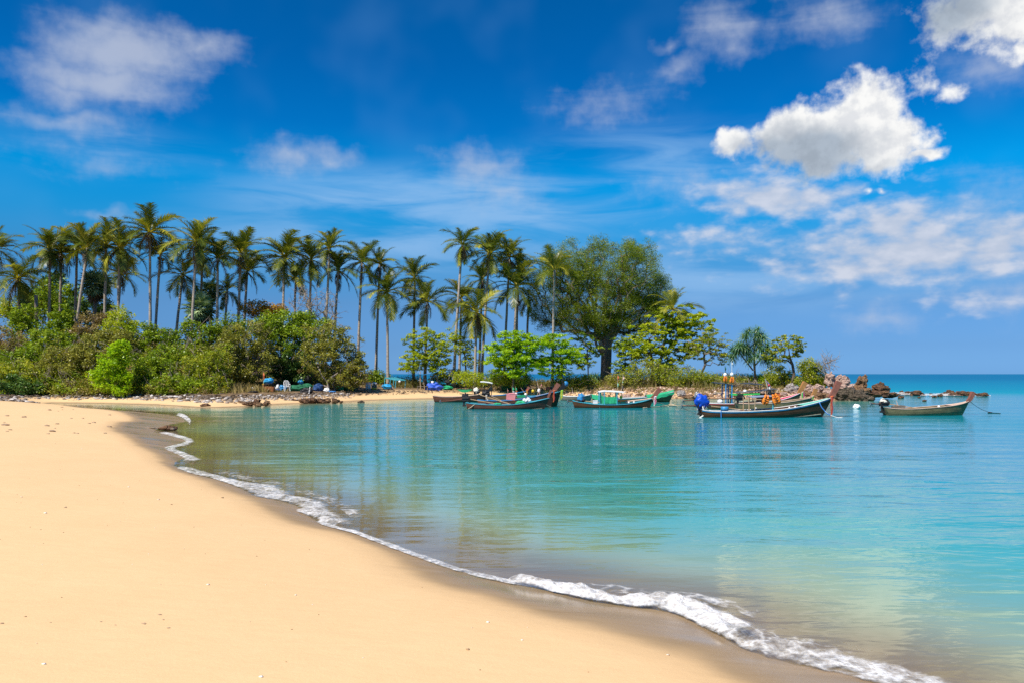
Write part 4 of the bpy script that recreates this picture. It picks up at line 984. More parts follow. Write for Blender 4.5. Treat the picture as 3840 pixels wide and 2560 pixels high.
B = np.stack([X_, gY, zb - 0.03], 1); sx = np.stack([np.cos(a), np.sin(a), np.zeros(n)], 1) * wdt[:, None]
top = B + np.stack([lean[:, 0], lean[:, 1], hgt_], 1); mid = B + np.stack([lean[:, 0] * .3, lean[:, 1] * .3, hgt_ * .55], 1)
V = np.stack([B - sx, B + sx, mid + sx * .8, mid - sx * .8, top], 1).reshape(-1, 3)
i5 = np.arange(n) * 5
Fq = np.stack([i5, i5 + 1, i5 + 2, i5 + 3], 1); Ft = np.stack([i5 + 3, i5 + 2, i5 + 4, i5 + 4], 1)
V2 = np.vstack([V]); tint = np.clip(0.5 + 0.3 * np.sin(X_ * 0.8 + 1.2) + rs.normal(size=n) * 0.22, 0, 1)
me = bpy.data.meshes.new('grass'); me.from_pydata(V2.tolist(), [], Fq.tolist() + [tuple(x[:3]) for x in Ft.tolist()]); me.update()
at = me.attributes.new('tint', 'FLOAT', 'FACE'); at.data.foreach_set('value', np.concatenate([tint, tint]).astype(np.float32)); me.materials.append(LM['grass'])
tag(link('dry_grass', me), kind='stuff')
# ------------------------------------------------------------------ rocks
def rock_mat(name, stops, rough=0.9):
    m, t = new_mat(name)
    g = t.new('ShaderNodeTexCoord').outputs['Object']
    n1 = t.noise(g, 1.6, 6, 0.62, 0.4); n2 = t.noise(t.mapping(g, rot=(0.5, 0.3, 0), sc=(1, 1, 3.2)), 2.2, 6, 0.65, 0.8)
    c = t.ramp(t.m('ADD', t.m('MULTIPLY', n1, 0.45), t.m('MULTIPLY', n2, 0.55)), stops)
    b = principled(t, Base_Color=c, Roughness=rough); b.inputs['Specular IOR Level'].default_value = 0.2
    vor = t.new('ShaderNodeTexVoronoi', feature='DISTANCE_TO_EDGE'); t.l.new(t.mapping(g, sc=(1, 1, 1.6)), vor.inputs['Vector']); vor.inputs['Scale'].default_value = 2.6
    h = t.m('ADD', t.m('MULTIPLY', t.smooth(vor.outputs[0], 0.0, 0.10), 0.5), t.m('MULTIPLY', n2, 1.0))
    t.l.new(t.bump(h, 1.0, 0.14), b.inputs['Normal'])
    t.l.new(b.outputs[0], t.out.inputs[0]); return m
RK = {'pink': rock_mat('pink_rock', [(.30, (.16, .095, .07)), (.45, (.40, .26, .20)), (.58, (.58, .43, .36)), (.75, (.66, .54, .47))]),
      'brown': rock_mat('brown_rock', [(.30, (.055, .035, .022)), (.47, (.20, .115, .06)), (.62, (.34, .21, .12)), (.8, (.40, .29, .2))]),
      'dark': rock_mat('dark_rock', [(.30, (.020, .017, .014)), (.47, (.085, .065, .045)), (.62, (.19, .15, .105)), (.8, (.27, .22, .16))], .7),
      'grey': rock_mat('grey_rock', [(.30, (.19, .16, .14)), (.5, (.40, .35, .32)), (.75, (.55, .50, .47))]),
      'rust': rock_mat('rust_rock', [(.28, (.025, .018, .015)), (.45, (.095, .055, .035)), (.60, (.22, .115, .055)), (.80, (.34, .25, .18))], .75)}
def rock(label, px, py, rx, ry, Y, mat, seed, sharp=True, lean=0.0, amp=0.55, group=None, nu=16, nv=11, deep=0.85):
    k = Y / F; c = Vector((PX(px, Y), Y, PZ(py, Y)))
    mb = MB(); mb.lump((0, 0, 0), (rx * k * 1.08, (rx * 0.6 + ry * 0.4) * k, ry * k * 1.1), seed, amp, 1.7, nu, nv, sharp=sharp)
    if lean: mb.v = [(v[0] + lean * v[2], v[1], v[2]) for v in mb.v]
    zlow = -ry * k * deep
    o = mb.build('rock', RK[mat], None, False, c); tag(o, label, 'rock', group)
    return o
def GY(px, py, lo=54.0, hi=118.0):                    # where the line of sight through a photo pixel meets the far bank
    Ys = np.arange(lo, hi, 0.2); X = (px - HX) / F * Ys
    z = height(X, Ys); zz_ = H - (py - HY) * Ys / F
    ok = np.where((z >= zz_) & (z > -0.3))[0]
    return float(Ys[ok[0]]) if len(ok) else float(F * H / max(py - HY, 20))
CL = [('leftmost pointed pink rock pinnacle, alone before the open sea', 3112, 1423, 16, 24, 74, 'pink', 1, -.05), ('second pointed pink rock pinnacle, behind the prow of the big dark boat', 3147, 1428, 16, 20, 74.5, 'pink', 2, .1),
      ('knobbly pink rock pinnacle right of the dark boat prow', 3170, 1430, 15, 19, 74, 'pink', 3, 0), ('broad pale pink rock slab below the pinnacles', 3170, 1450, 30, 17, 72.5, 'pink', 4, 0),
      ('tallest brown rock fang leaning to the right', 3226, 1442, 23, 26, 73, 'brown', 5, .25), ('blunt knob on top of the brown rock fang', 3238, 1424, 10, 15, 73.5, 'brown', 6, .1),
      ('brown rock at the right foot of the leaning fang', 3246, 1463, 21, 12, 72, 'brown', 7, 0), ('dark weathered rock under the boat prow, at the waterline', 3151, 1479, 24, 20, 70.5, 'dark', 8, 0),
      ('large dark rounded rock in the middle of the waterline row', 3190, 1478, 29, 22, 70, 'dark', 9, 0), ('dark wet rock right of the large rounded one', 3218, 1488, 24, 16, 69.5, 'dark', 10, 0),
      ('blackish wet rock farthest forward in the water', 3247, 1494, 23, 14, 68.8, 'dark', 11, 0), ('flat dark ledge above the wet rocks', 3228, 1473, 22, 12, 71, 'dark', 12, 0),
      ('tan boulder with a green tuft above it, left of the prow', 3108, 1466, 18, 11, 72.5, 'pink', 13, 0), ('long low tan ledge at the waterline left of the prow', 3086, 1485, 26, 12, 71, 'brown', 14, 0),
      ('tan rock stacked behind the low ledge', 3104, 1477, 20, 11, 72, 'pink', 15, 0), ('pink rock under the rounded green shrub', 3069, 1453, 20, 12, 73.5, 'pink', 16, 0),
      ('pale pink rock behind the orange prow post', 3028, 1457, 22, 14, 73.5, 'pink', 17, 0), ('reddish rock between the two shorter prow posts', 3052, 1464, 18, 12, 73, 'pink', 18, 0),
      ('grey speckled rock under the forked tree', 2967, 1458, 22, 15, 74, 'grey', 19, 0), ('brown rock at the waterline below the reddish rock', 3060, 1485, 20, 10, 71.5, 'brown', 20, 0),
      ('brown flat rock behind the pink bow', 3026, 1482, 24, 12, 72, 'brown', 21, 0), ('flat tan slab right of the grey speckled rock', 2986, 1471, 22, 8, 73.5, 'pink', 22, 0),
      ('big dark brown boulder standing apart at the right of the rock cluster', 3299, 1459, 25, 19, 73, 'rust', 23, 0), ('smaller brown boulder leaning on the big dark one', 3320, 1465, 14, 14, 73, 'rust', 24, 0),
      ('low brown rock skirt under the big dark boulder', 3288, 1476, 40, 11, 72, 'rust', 25, 0), ('low brown rocks tapering off towards the reef', 3337, 1480, 30, 9, 74, 'rust', 26, 0)]
for (lab, px, py, rx, ry, Y, mt, sd_, ln) in CL: rock(lab, px, py, rx, ry, Y, mt, sd_, True, ln, 0.6, None, 20, 14)
REEF = [(3382, 1470, 9, 6), (3408, 1473, 18, 7), (3436, 1474, 20, 10), (3461, 1479, 8, 4), (3491, 1476, 6, 3), (3525, 1482, 10, 5), (3542, 1475, 10, 6), (3562, 1472, 16, 9), (3578, 1478, 18, 6), (3607, 1475, 25, 10), (3629, 1477, 18, 8), (3645, 1475, 10, 7), (3684, 1479, 20, 7), (3378, 1488, 11, 5), (3447, 1489, 5, 3), (3467, 1501, 8, 3), (3503, 1485, 9, 4)]
ORD = 'first second third fourth fifth sixth seventh eighth ninth tenth eleventh twelfth thirteenth fourteenth fifteenth sixteenth seventeenth eighteenth nineteenth twentieth'.split()
for i, (px, py, rx, ry) in enumerate(REEF):
    rock('brown reef rock awash in the white surf, %s from the left' % ORD[i] if i < 13 else 'small dark rock tip breaking the calm water before the reef, %s from the left' % ORD[(0, 1, 2, 3)[[3378, 3447, 3467, 3503].index(px)]], px, py, rx, ry, F * H / (py + ry * 0.75 - HY) - 0.3, 'rust', 40 + i, True, 0, .5, 'rocks of the reef in the surf' if i < 13 else 'rock tips before the reef')
for i, (px, py, rx, ry) in enumerate([(3060, 1406, 14, 6), (3030, 1408, 10, 5), (2870 + 120, 1408, 8, 4)]):
    rock('dark rock showing behind the low shrubs against the far sea, ' + ('right one', 'middle one', 'left one')[i], px - 120, py, rx, ry, 97, 'dark', 70 + i, True, 0, .5, 'dark rocks behind the shrubs')
ROW = [(1081, 1502, 12, 4), (1104, 1502, 12, 6), (1121, 1496, 10, 8), (1140, 1501, 16, 9), (1155, 1500, 10, 7), (1172, 1500, 16, 10), (1198, 1495, 8, 4), (1202, 1501, 16, 8), (1227, 1500, 14, 8), (1242, 1497, 10, 5), (1257, 1502, 14, 9), (1280, 1505, 7, 4),
       (913, 1511, 18, 6), (904, 1506, 8, 5), (942, 1513, 10, 6), (962, 1508, 12, 12), (972, 1515, 12, 7), (989, 1498, 10, 5), (1010, 1503, 13, 5), (996, 1513, 12, 7), (1006, 1508, 8, 6), (771, 1518, 18, 5), (824, 1508, 12, 6), (861, 1507, 14, 8), (898, 1509, 9, 7), (926, 1513, 16, 6), (790, 1513, 8, 4), (846, 1514, 9, 4), (882, 1514, 8, 4), (1150, 1506, 9, 4), (1214, 1506, 8, 4)]
for i, (px, py, rx, ry) in enumerate(ROW):
    Y = F * (H - 0.05) / (py + ry * 0.8 - HY)
    right = px > 1040
    rank = sorted(r[0] + r[1] * .001 for r in ROW if (r[0] > 1040) == right).index(px + py * .001)
    rock(('rusty brown rock in the right row at the bay edge, %s from the left' if right else 'rusty dark rock in the left heap at the bay edge, %s from the left') % ORD[rank], px, py, rx, ry, Y, 'rust' if i % 4 else 'brown', 100 + i, True, 0, .5,
         'rocks at the bay edge, right row' if right else 'rocks at the bay edge, left heap', 12, 9)
rock('lone small dark rock in the shallows right of the rock row', 1355, 1507, 11, 6, 64.5, 'dark', 150)
BK = [('big pale grey boulder behind the green covered bow', 2555, 1476, 16, 13, 'grey'), ('reddish boulder left of the pale grey one', 2512, 1468, 13, 10, 'pink'), ('tan angular stone below the pale grey boulder', 2585, 1488, 22, 9, 'brown'), ('tan stone above the green covered boat, behind the brown prow', 2485, 1474, 12, 7, 'pink'),
      ('broad pinkish stone behind the white roofed boat', 2350, 1484, 16, 6, 'pink'), ('rusty stone left of the flag poles', 2395, 1480, 12, 6, 'brown'), ('pale stone behind the middle of the green covered boat', 2440, 1482, 11, 5, 'grey'), ('grey driftwood-coloured stone right of the blue engine cover', 2690, 1475, 16, 5, 'grey'),
      ('low brown stone on the grassy bank between boats', 2640, 1482, 16, 8, 'brown'), ('brown flat stone near the water behind the orange box', 2735, 1486, 18, 6, 'brown'), ('pale stone behind the red gunwale boat', 2850, 1478, 20, 10, 'pink'), ('pinkish stone below the grey speckled rock', 2930, 1478, 22, 9, 'pink'), ('brown stone left of the orange prow', 2900, 1488, 14, 7, 'brown')]
for i, (lab, px, py, rx, ry, mt) in enumerate(BK): rock(lab, px, py, rx, ry, GY(px, py + ry * .7), mt, 170 + i, True, 0, .45)

# small stones, one mass along the bank
def stone_field(name, n, pxa, pxb, d0, d1, smin, smax, mat, seed, power=1.0):
    rs = np.random.default_rng(seed)
    px = rs.uniform(pxa, pxb, n * 6); Y = rs.uniform(55, 96, n * 6); X = (px - HX) / F * Y
    d = sd_fast(X, Y); ok = (d > d0) & (d < d1) & (Y > 58); X, Y, d = X[ok][:n], Y[ok][:n], d[ok][:n]; n = len(X)
    z = height(X, Y)
    base = MB().lump((0, 0, 0), (1, 1, 1), seed, 0.75, 1.9, 7, 5, sharp=True); bv = np.array(base.v); bf = base.f
    s = rs.uniform(0, 1, n) ** 2.2 * (smax - smin) + smin
    sc = np.stack([s * rs.uniform(.8, 1.5, n), s * rs.uniform(.7, 1.2, n), s * rs.uniform(.4, .8, n)], 1); an = rs.uniform(0, 6.28, n)
    v = bv[None] * sc[:, None]; c, s_ = np.cos(an)[:, None], np.sin(an)[:, None]
    v = np.stack([v[..., 0] * c - v[..., 1] * s_, v[..., 0] * s_ + v[..., 1] * c, v[..., 2]], -1) + np.stack([X, Y, z + sc[:, 2] * .35], 1)[:, None]
    nb = len(bv); fq = np.array(bf)[None] + (np.arange(n) * nb)[:, None, None]
    o = link(name, mesh_np(name, v.reshape(-1, 3), fq.reshape(-1, 4), mat, False, [('tint', 'FACE', np.repeat(rs.uniform(0, 1, n), len(bf)))]))
    tag(o, kind='stuff'); return o
def tint_mat(name, stops, rough=.9):
    m, t = new_mat(name); b = principled(t, Base_Color=t.ramp(t.attr('tint'), stops), Roughness=rough); b.inputs['Specular IOR Level'].default_value = .2
    t.l.new(b.outputs[0], t.out.inputs[0]); return m
M_peb = tint_mat('grey_pebbles', [(0, (.10, .08, .065)), (.4, (.28, .23, .19)), (.7, (.42, .37, .33)), (1, (.62, .58, .54))])
M_pink = tint_mat('pink_stones', [(0, (.13, .075, .045)), (.4, (.38, .24, .15)), (.75, (.52, .37, .27)), (1, (.66, .55, .47))])
M_lit = tint_mat('shore_litter', [(0, (.03, .02, .012)), (.6, (.11, .075, .045)), (1, (.26, .2, .14))])
stone_field('pebbles', 1500, -40, 960, 1.6, 4.6, .03, .17, M_peb, 1)
stone_field('pebbles', 700, 900, 1330, 1.4, 5.0, .03, .13, M_peb, 2)
stone_field('stones', 5200, 2080, 3150, -0.2, 5.2, .035, .18, M_pink, 3)
stone_field('leaf_litter', 1300, 900, 2120, 2.6, 6.0, .03, .12, M_lit, 4)
stone_field('leaf_litter', 900, 0, 960, 2.8, 5.5, .04, .16, M_lit, 5)
# fine driftwood sticks along the wrack line
rs = np.random.default_rng(8); mb = MB(); n_ = 0
while n_ < 260:
    px = rs.uniform(0, 2100); Y = rs.uniform(58, 92); x = PX(px, Y); d = float(sd_fast([x], [Y])[0])
    if not 2.6 < d < 5.6: continue
    a = rs.uniform(0, PI); L = rs.uniform(.25, .9); z = gz(x, Y) + .04; dx, dy = math.cos(a) * L * .5, math.sin(a) * L * .5
    mb.tube([(x - dx, Y - dy, z), (x, Y, z + rs.uniform(0, .12)), (x + dx, Y + dy, z + rs.uniform(-.02, .12))], [.022, .026, .012], 4, False); n_ += 1
tag(mb.build('driftwood_sticks', M_bark), kind='stuff')
# crumbs of shell and coral on the dry sand
rs = np.random.default_rng(9); n = 300; X = rs.uniform(-14, 4, n * 4); Y = 3.2 + 32 * rs.uniform(0, 1, n * 4) ** 1.5
d = shore_dist(X, Y); dw = pl_dist(dry, X, Y); ok = (d > .8) & (dw > .15); X, Y = X[ok][:n], Y[ok][:n]; n = len(X); z = height(X, Y)
base = MB().lump((0, 0, 0), (1, 1, 1), 3, .5, 1.3, 5, 3); bv = np.array(base.v); s = .005 + .014 * rs.uniform(0, 1, n) ** 5
v = bv[None] * np.stack([s * 1.4, s, s * .6], 1)[:, None] + np.stack([X, Y, z + s * .3], 1)[:, None]
fq = np.array(base.f)[None] + (np.arange(n) * len(bv))[:, None, None]
M_shell = tint_mat('shell_crumbs', [(0, (.16, .09, .05)), (.45, (.42, .28, .16)), (.7, (.62, .5, .38)), (1, (.85, .82, .78))])
tag(link('shell_crumbs', mesh_np('shell_crumbs', v.reshape(-1, 3), fq.reshape(-1, 4), M_shell, True, [('tint', 'FACE', np.repeat(rs.uniform(0, 1, n), len(base.f)))])), kind='stuff')
rs = np.random.default_rng(19); mbc = MB()                     # bits of coral washed up near the creek and along an old tide line
for k in range(36):
    if k < 26: px, py = rs.uniform(0, 430), rs.uniform(1522, 1640)
    else: px, py = rs.uniform(0, 760), 2318 + rs.normal() * 14
    zc = .55; x, y, _ = P(px, py, zc); x, y, _ = P(px, py, gz(x, y)); r = (.03 + .06 * rs.uniform(0, 1) ** 2) if k < 26 else .004 + .006 * rs.uniform(0, 1)
    mbc.lump((x, y, gz(x, y) + r * .2), (r * 1.6, r, r * .6), k, .5, 1.6, 7, 5)
tag(mbc.build('coral_bits', simple('coral_bits', (.36, .25, .16), .9, .5, 3.0)), kind='stuff')
# branch lying on the wet sand
a, b_ = P(500, 1598, .06), P(652, 1611, .03)
dw_ = empty('driftwood_branch', a); tag(dw_, 'long thin driftwood branch lying on the wet sand by the foam', 'driftwood')
mb = MB(); dv = Vector(b_) - Vector(a); mb.tube([(0, 0, .02), tuple(dv * .5 + Vector((0, .05, .02))), tuple(dv + Vector((0, 0, .04)))], [.02, .035, .06], 6); mb.build('stem', M_bark, dw_, True)
mb = MB(); mb.lump(tuple(dv * .88 + Vector((0, 0, .06))), (.42, .13, .10), 4, .6, 1.6, 10, 7); mb.build('root_end', RK['rust'], dw_)

# ------------------------------------------------------------------ foam
def foam_mat(name, thr, soft, big=3.0, fine=14.0):
    m, t = new_mat(name)
    g = t.new('ShaderNodeTexCoord').outputs['Object']
    e = t.attr('edge')                                          # 1 in the thick of the foam, 0 at its outer edge
    n1 = t.noise(g, big, 4, .6, .6); vor = t.new('ShaderNodeTexVoronoi', feature='DISTANCE_TO_EDGE'); t.l.new(t.vm('ADD', g, t.vm('MULTIPLY', t.new('ShaderNodeTexNoise').outputs['Color'], (.2, .2, 0))), vor.inputs['Vector']); vor.inputs['Scale'].default_value = fine * .55
    n2 = t.noise(g, fine, 5, .65)
    lace = t.m('SUBTRACT', 1.0, t.smooth(vor.outputs[0], .0, .16))
    n3 = t.noise(g, fine * 3.2, 3, .6)
    f = t.m('ADD', t.m('MULTIPLY', n1, .62), t.m('ADD', t.m('MULTIPLY', n2, .42), t.m('ADD', t.m('MULTIPLY', n3, .18), t.m('MULTIPLY', lace, .12))))
    a = t.m('MULTIPLY', t.smooth(t.m('ADD', f, t.m('MULTIPLY', e, .55)), thr, thr + soft), t.smooth(e, 0.0, .2, 0.0, 0.93))
    b = principled(t, Base_Color=t.mix(t.smooth(n3, .35, .6), (.66, .62, .57), (.82, .815, .80)), Roughness=.75); b.inputs['Specular IOR Level'].default_value = .3
    t.l.new(t.bump(t.m('ADD', n2, t.m('MULTIPLY', n3, .5)), .9, .05), b.inputs['Normal'])
    tr = t.new('ShaderNodeBsdfTransparent')
    t.l.new(t.mixs(a, tr.outputs[0], b.outputs[0]), t.out.inputs[0]); return m
M_foam = foam_mat('sea_foam', .92, .50, 1.7, 8.0); M_foam_far = foam_mat('sea_foam_thin', .94, .45, 1.6, 6.0); M_lace = foam_mat('sea_foam_lace', .98, .40, 1.5, 7.0)
def foam_band(name, low, high, n, m, lift, mat, seed, edge_fn=None, z0=.012, thick=1.0):
    """Foam between two shoreline-like curves given on the photo; lift is how high it heaps up."""
    lo = np.array([P(*p, .02)[:2] for p in low]); hi = np.array([P(*p, .02)[:2] for p in high])
    def rsmp(a):
        c = catmull(a, .1); L = np.concatenate([[0], np.cumsum(np.linalg.norm(np.diff(c, axis=0), axis=1))]); u = np.linspace(0, L[-1], n)
        return np.stack([np.interp(u, L, c[:, 0]), np.interp(u, L, c[:, 1])], 1)
    A, B = rsmp(lo), rsmp(hi); v = np.linspace(0, 1, m)
    XY = A[:, None] * (1 - v)[None, :, None] + B[:, None] * v[None, :, None]
    X, Y = XY[..., 0].ravel(), XY[..., 1].ravel()
    vv = np.tile(v, n); uu = np.repeat(np.linspace(0, 1, n), m)
    nz = np.array([mnoise.noise(Vector((x * 3.2, y * 3.2, seed))) + .6 * mnoise.noise(Vector((x * 9, y * 9, seed + 5))) for x, y in zip(X, Y)])
    prof = np.sin(np.clip(vv, 0, 1) ** .8 * PI) ** 1.25
    ends = np.clip(np.minimum(uu, 1 - uu) / .08, 0, 1)
    zb = np.maximum(height(X, Y), 0)
    Z = zb + z0 + lift * prof * ends * (1 + .8 * nz)
    Z = np.maximum(Z, zb + z0)
    edge = np.clip(np.minimum(vv / .10, (1 - vv) / .40), 0, 1) * ends
    if edge_fn is not None: edge = edge * edge_fn(uu, vv)
    i = np.arange(n * m).reshape(n, m); Fc = np.stack([i[:-1, :-1], i[1:, :-1], i[1:, 1:], i[:-1, 1:]], -1).reshape(-1, 4)
    o = link(name, mesh_np(name, np.stack([X, Y, Z], 1), Fc, mat, True, [('edge', 'POINT', edge * thick)])); tag(o, kind='stuff'); return o
foam_band('foam', [(1850, 2176), (1940, 2194), (2033, 2211), (2211, 2252), (2350, 2274), (2500, 2296), (2665, 2370), (2759, 2424), (2900, 2476), (3095, 2520), (3260, 2560)],
          [(1850, 2158), (1950, 2170), (2060, 2180), (2150, 2184), (2330, 2222), (2560, 2232), (2690, 2265), (2770, 2305), (2890, 2345), (3020, 2366), (3400, 2470)], 230, 26, .075, M_foam, 1, lambda u, v: 1.15 - .55 * np.clip((u - .62) / .3, 0, 1))
foam_band('foam', [(640, 1744), (700, 1772), (798, 1795), (925, 1842), (959, 1862), (1065, 1882), (1120, 1904), (1100, 1918), (1176, 1943), (1201, 1965), (1287, 1988), (1320, 1996)],
          [(655, 1738), (760, 1758), (850, 1785), (960, 1805), (1060, 1815), (1130, 1852), (1230, 1872), (1272, 1900), (1275, 1915), (1340, 1945), (1360, 1970), (1380, 1985)], 200, 16, .035, M_foam, 2, lambda u, v: .95 + 0 * u)
foam_band('foam', [(571, 1619), (625, 1632), (690, 1651), (668, 1662), (612, 1678), (650, 1700), (688, 1719), (645, 1739)], [(600, 1612), (668, 1624), (738, 1648), (722, 1668), (668, 1678), (720, 1700), (770, 1722), (690, 1745)], 120, 12, .04, M_foam, 3, lambda u, v: .95 + 0 * u)
foam_band('foam', [(655, 1556), (675, 1562), (692, 1572), (712, 1586)], [(664, 1543), (690, 1548), (714, 1562), (724, 1582)], 60, 12, .06, M_foam_far, 4, lambda u, v: 1.0 + 0 * u)
foam_band('foam', [(1176, 1946), (1201, 1967), (1270, 1986), (1319, 1998), (1408, 2033), (1557, 2089), (1706, 2140), (1855, 2179), (2050, 2214)], [(1200, 1938), (1240, 1955), (1300, 1974), (1345, 1985), (1440, 2018), (1585, 2070), (1725, 2118), (1870, 2155), (2050, 2190)], 260, 9, .014, M_foam, 5, lambda u, v: 1.0 + 0 * u)
foam_band('foam', [(286, 1524), (400, 1536), (560, 1549), (640, 1560)], [(300, 1521), (410, 1533), (565, 1545), (645, 1556)], 80, 5, .01, M_foam_far, 6, lambda u, v: .55 + 0 * u)
foam_band('foam', [(2960, 2488), (3095, 2522), (3252, 2560), (3330, 2600)], [(3010, 2395), (3200, 2425), (3480, 2480), (3760, 2560)], 120, 16, .012, M_lace, 8, lambda u, v: .95 + 0 * u)
foam_band('foam', [(2000, 2196), (2300, 2222), (2650, 2262), (2850, 2330)], [(2020, 2160), (2330, 2180), (2690, 2222), (2930, 2300)], 140, 10, .012, M_lace, 9, lambda u, v: .75 + 0 * u)
foam_band('foam', [(760, 1762), (900, 1795), (1060, 1830), (1240, 1890), (1330, 1960)], [(850, 1755), (1000, 1780), (1170, 1825), (1330, 1885), (1400, 1960)], 120, 10, .008, M_lace, 10, lambda u, v: .7 + 0 * u)
# surf on the reef
def surf(px0, px1, py0, py1, seed, lift):
    foam_band('foam', [(px0, py1), ((px0 + px1) / 2, py1 + 1), (px1, py1)], [(px0, py0), ((px0 + px1) / 2, py0), (px1, py0)], 70, 10, lift * .7, M_foam_far, seed, lambda u, v: .95 + 0 * u)
surf(3340, 3440, 1471, 1481, 11, .28); surf(3445, 3560, 1476, 1483, 12, .22); surf(3500, 3640, 1474, 1483, 13, .22); surf(3640, 3720, 1480, 1484, 14, .1); surf(3258, 3290, 1465, 1472, 15, .2)
# ------------------------------------------------------------------ paints
def S(name, c, rough=.55, var=.22, **k): return simple(name, c, rough, var, **k)
PB = dict(
    darkwood=S('dark_hull_wood', (.105, .047, .023), .6, .5, spec=.15, scale=1.6, stretch=(1, 1, 6), bump=.01), brownwood=S('brown_hull_wood', (.16, .088, .040), .6, .5, spec=.15, scale=1.6, stretch=(1, 1, 6), bump=.01),
    redwood=S('red_brown_hull', (.145, .055, .036), .6, .4, spec=.15, scale=1.8, stretch=(1, 1, 5), bump=.008), greywood=S('weathered_grey_hull', (.20, .165, .130), .8, .5, scale=1.7, stretch=(1, 1, 6), bump=.012),
    olivewood=S('olive_weathered_hull', (.16, .135, .065), .8, .6, scale=1.5, stretch=(1, 1, 5), bump=.015), palewood=S('pale_pink_wood', (.58, .40, .30), .75, .25, scale=3), prow=S('prow_wood', (.24, .085, .055), .5, .35, scale=3),
    prowo=S('orange_prow_wood', (.40, .18, .055), .5, .3, scale=3), blue=S('blue_paint', (.03, .22, .46), .45, .2), skyblue=S('turquoise_paint', (.06, .36, .46), .45, .25), teal=S('sea_green_paint', (.13, .48, .36), .5, .25), white=S('white_paint', (.78, .77, .74), .5, .12),
    red=S('red_paint', (.42, .04, .045), .5, .25), pinkred=S('crimson_paint', (.60, .04, .10), .5, .2), pink=S('pink_cloth', (.72, .25, .27), .8, .2), green=S('green_net', (.02, .36, .16), .75, .35, scale=9), dgreen=S('dark_green_net', (.015, .13, .06), .85, .5, scale=9),
    bluetarp=S('blue_tarp', (.008, .07, .50), .38, .3, bump=.03, bscale=7.0, scale=5), bluebag=S('pale_blue_bag', (.02, .30, .60), .5, .4, scale=8), navy=S('navy_plastic', (.01, .05, .16), .6, .4), black=S('black_plastic', (.012, .012, .014), .55, .4), dark=S('engine_metal', (.03, .028, .028), .5, .5, scale=9, metal=.3),
    steel=S('grey_metal', (.30, .30, .30), .45, .3, metal=.5), rope=S('pale_rope', (.50, .40, .26), .9, .25), ropew=S('white_hose', (.70, .68, .62), .7, .15), ropeb=S('blue_rope', (.05, .22, .55), .8, .2), bamboo=S('bamboo', (.42, .30, .17), .7, .3), orange=S('orange_vest', (.85, .23, .015), .65, .18, scale=5),
    orangebox=S('orange_box', (.60, .13, .035), .6, .2), yellow=S('yellow_plastic', (.75, .52, .03), .5, .2), float=S('white_float', (.80, .79, .76), .5, .12), lime=S('lime_ribbon', (.30, .62, .05), .7, .2), magenta=S('magenta_ribbon', (.62, .05, .20), .7, .25), roofgrey=S('grey_roof_cloth', (.10, .105, .12), .7, .3),
    roofblue=S('blue_grey_roof', (.22, .27, .36), .6, .2), roofdark=S('dark_roof', (.05, .06, .075), .7, .3), awning=S('bright_green_awning', (.05, .50, .09), .6, .2), cream=S('cream_cover', (.75, .70, .58), .55, .12), rust=S('rust_box', (.26, .095, .03), .8, .4), lav=S('sea_stain', (.20, .21, .16), .7, .4))

def sweep(mb, pts, w, h):                                    # a flat plank along a path: w across (y), h high
    n = len(pts); i0 = len(mb.v)
    for k, p in enumerate(pts):
        ww = w[k] if isinstance(w, (list, tuple)) else w; hh = h[k] if isinstance(h, (list, tuple)) else h
        t = Vector(pts[min(k + 1, n - 1)]) - Vector(pts[max(k - 1, 0)]); t.normalize(); u = Vector((-t.z, 0, t.x)) if abs(t.x) + abs(t.z) > .01 else Vector((0, 0, 1)); p = Vector(p)
        for sy, su in ((-1, -1), (1, -1), (1, 1), (-1, 1)): q = p + Vector((0, sy * ww / 2, 0)) + u * su * hh / 2; mb.v.append(tuple(q))
    for k in range(n - 1):
        a = i0 + 4 * k
        for j in range(4): mb.f.append((a + j, a + (j + 1) % 4, a + 4 + (j + 1) % 4, a + 4 + j))
    mb.f.append((i0 + 3, i0 + 2, i0 + 1, i0)); e = i0 + 4 * (n - 1); mb.f.append((e, e + 1, e + 2, e + 3)); return mb

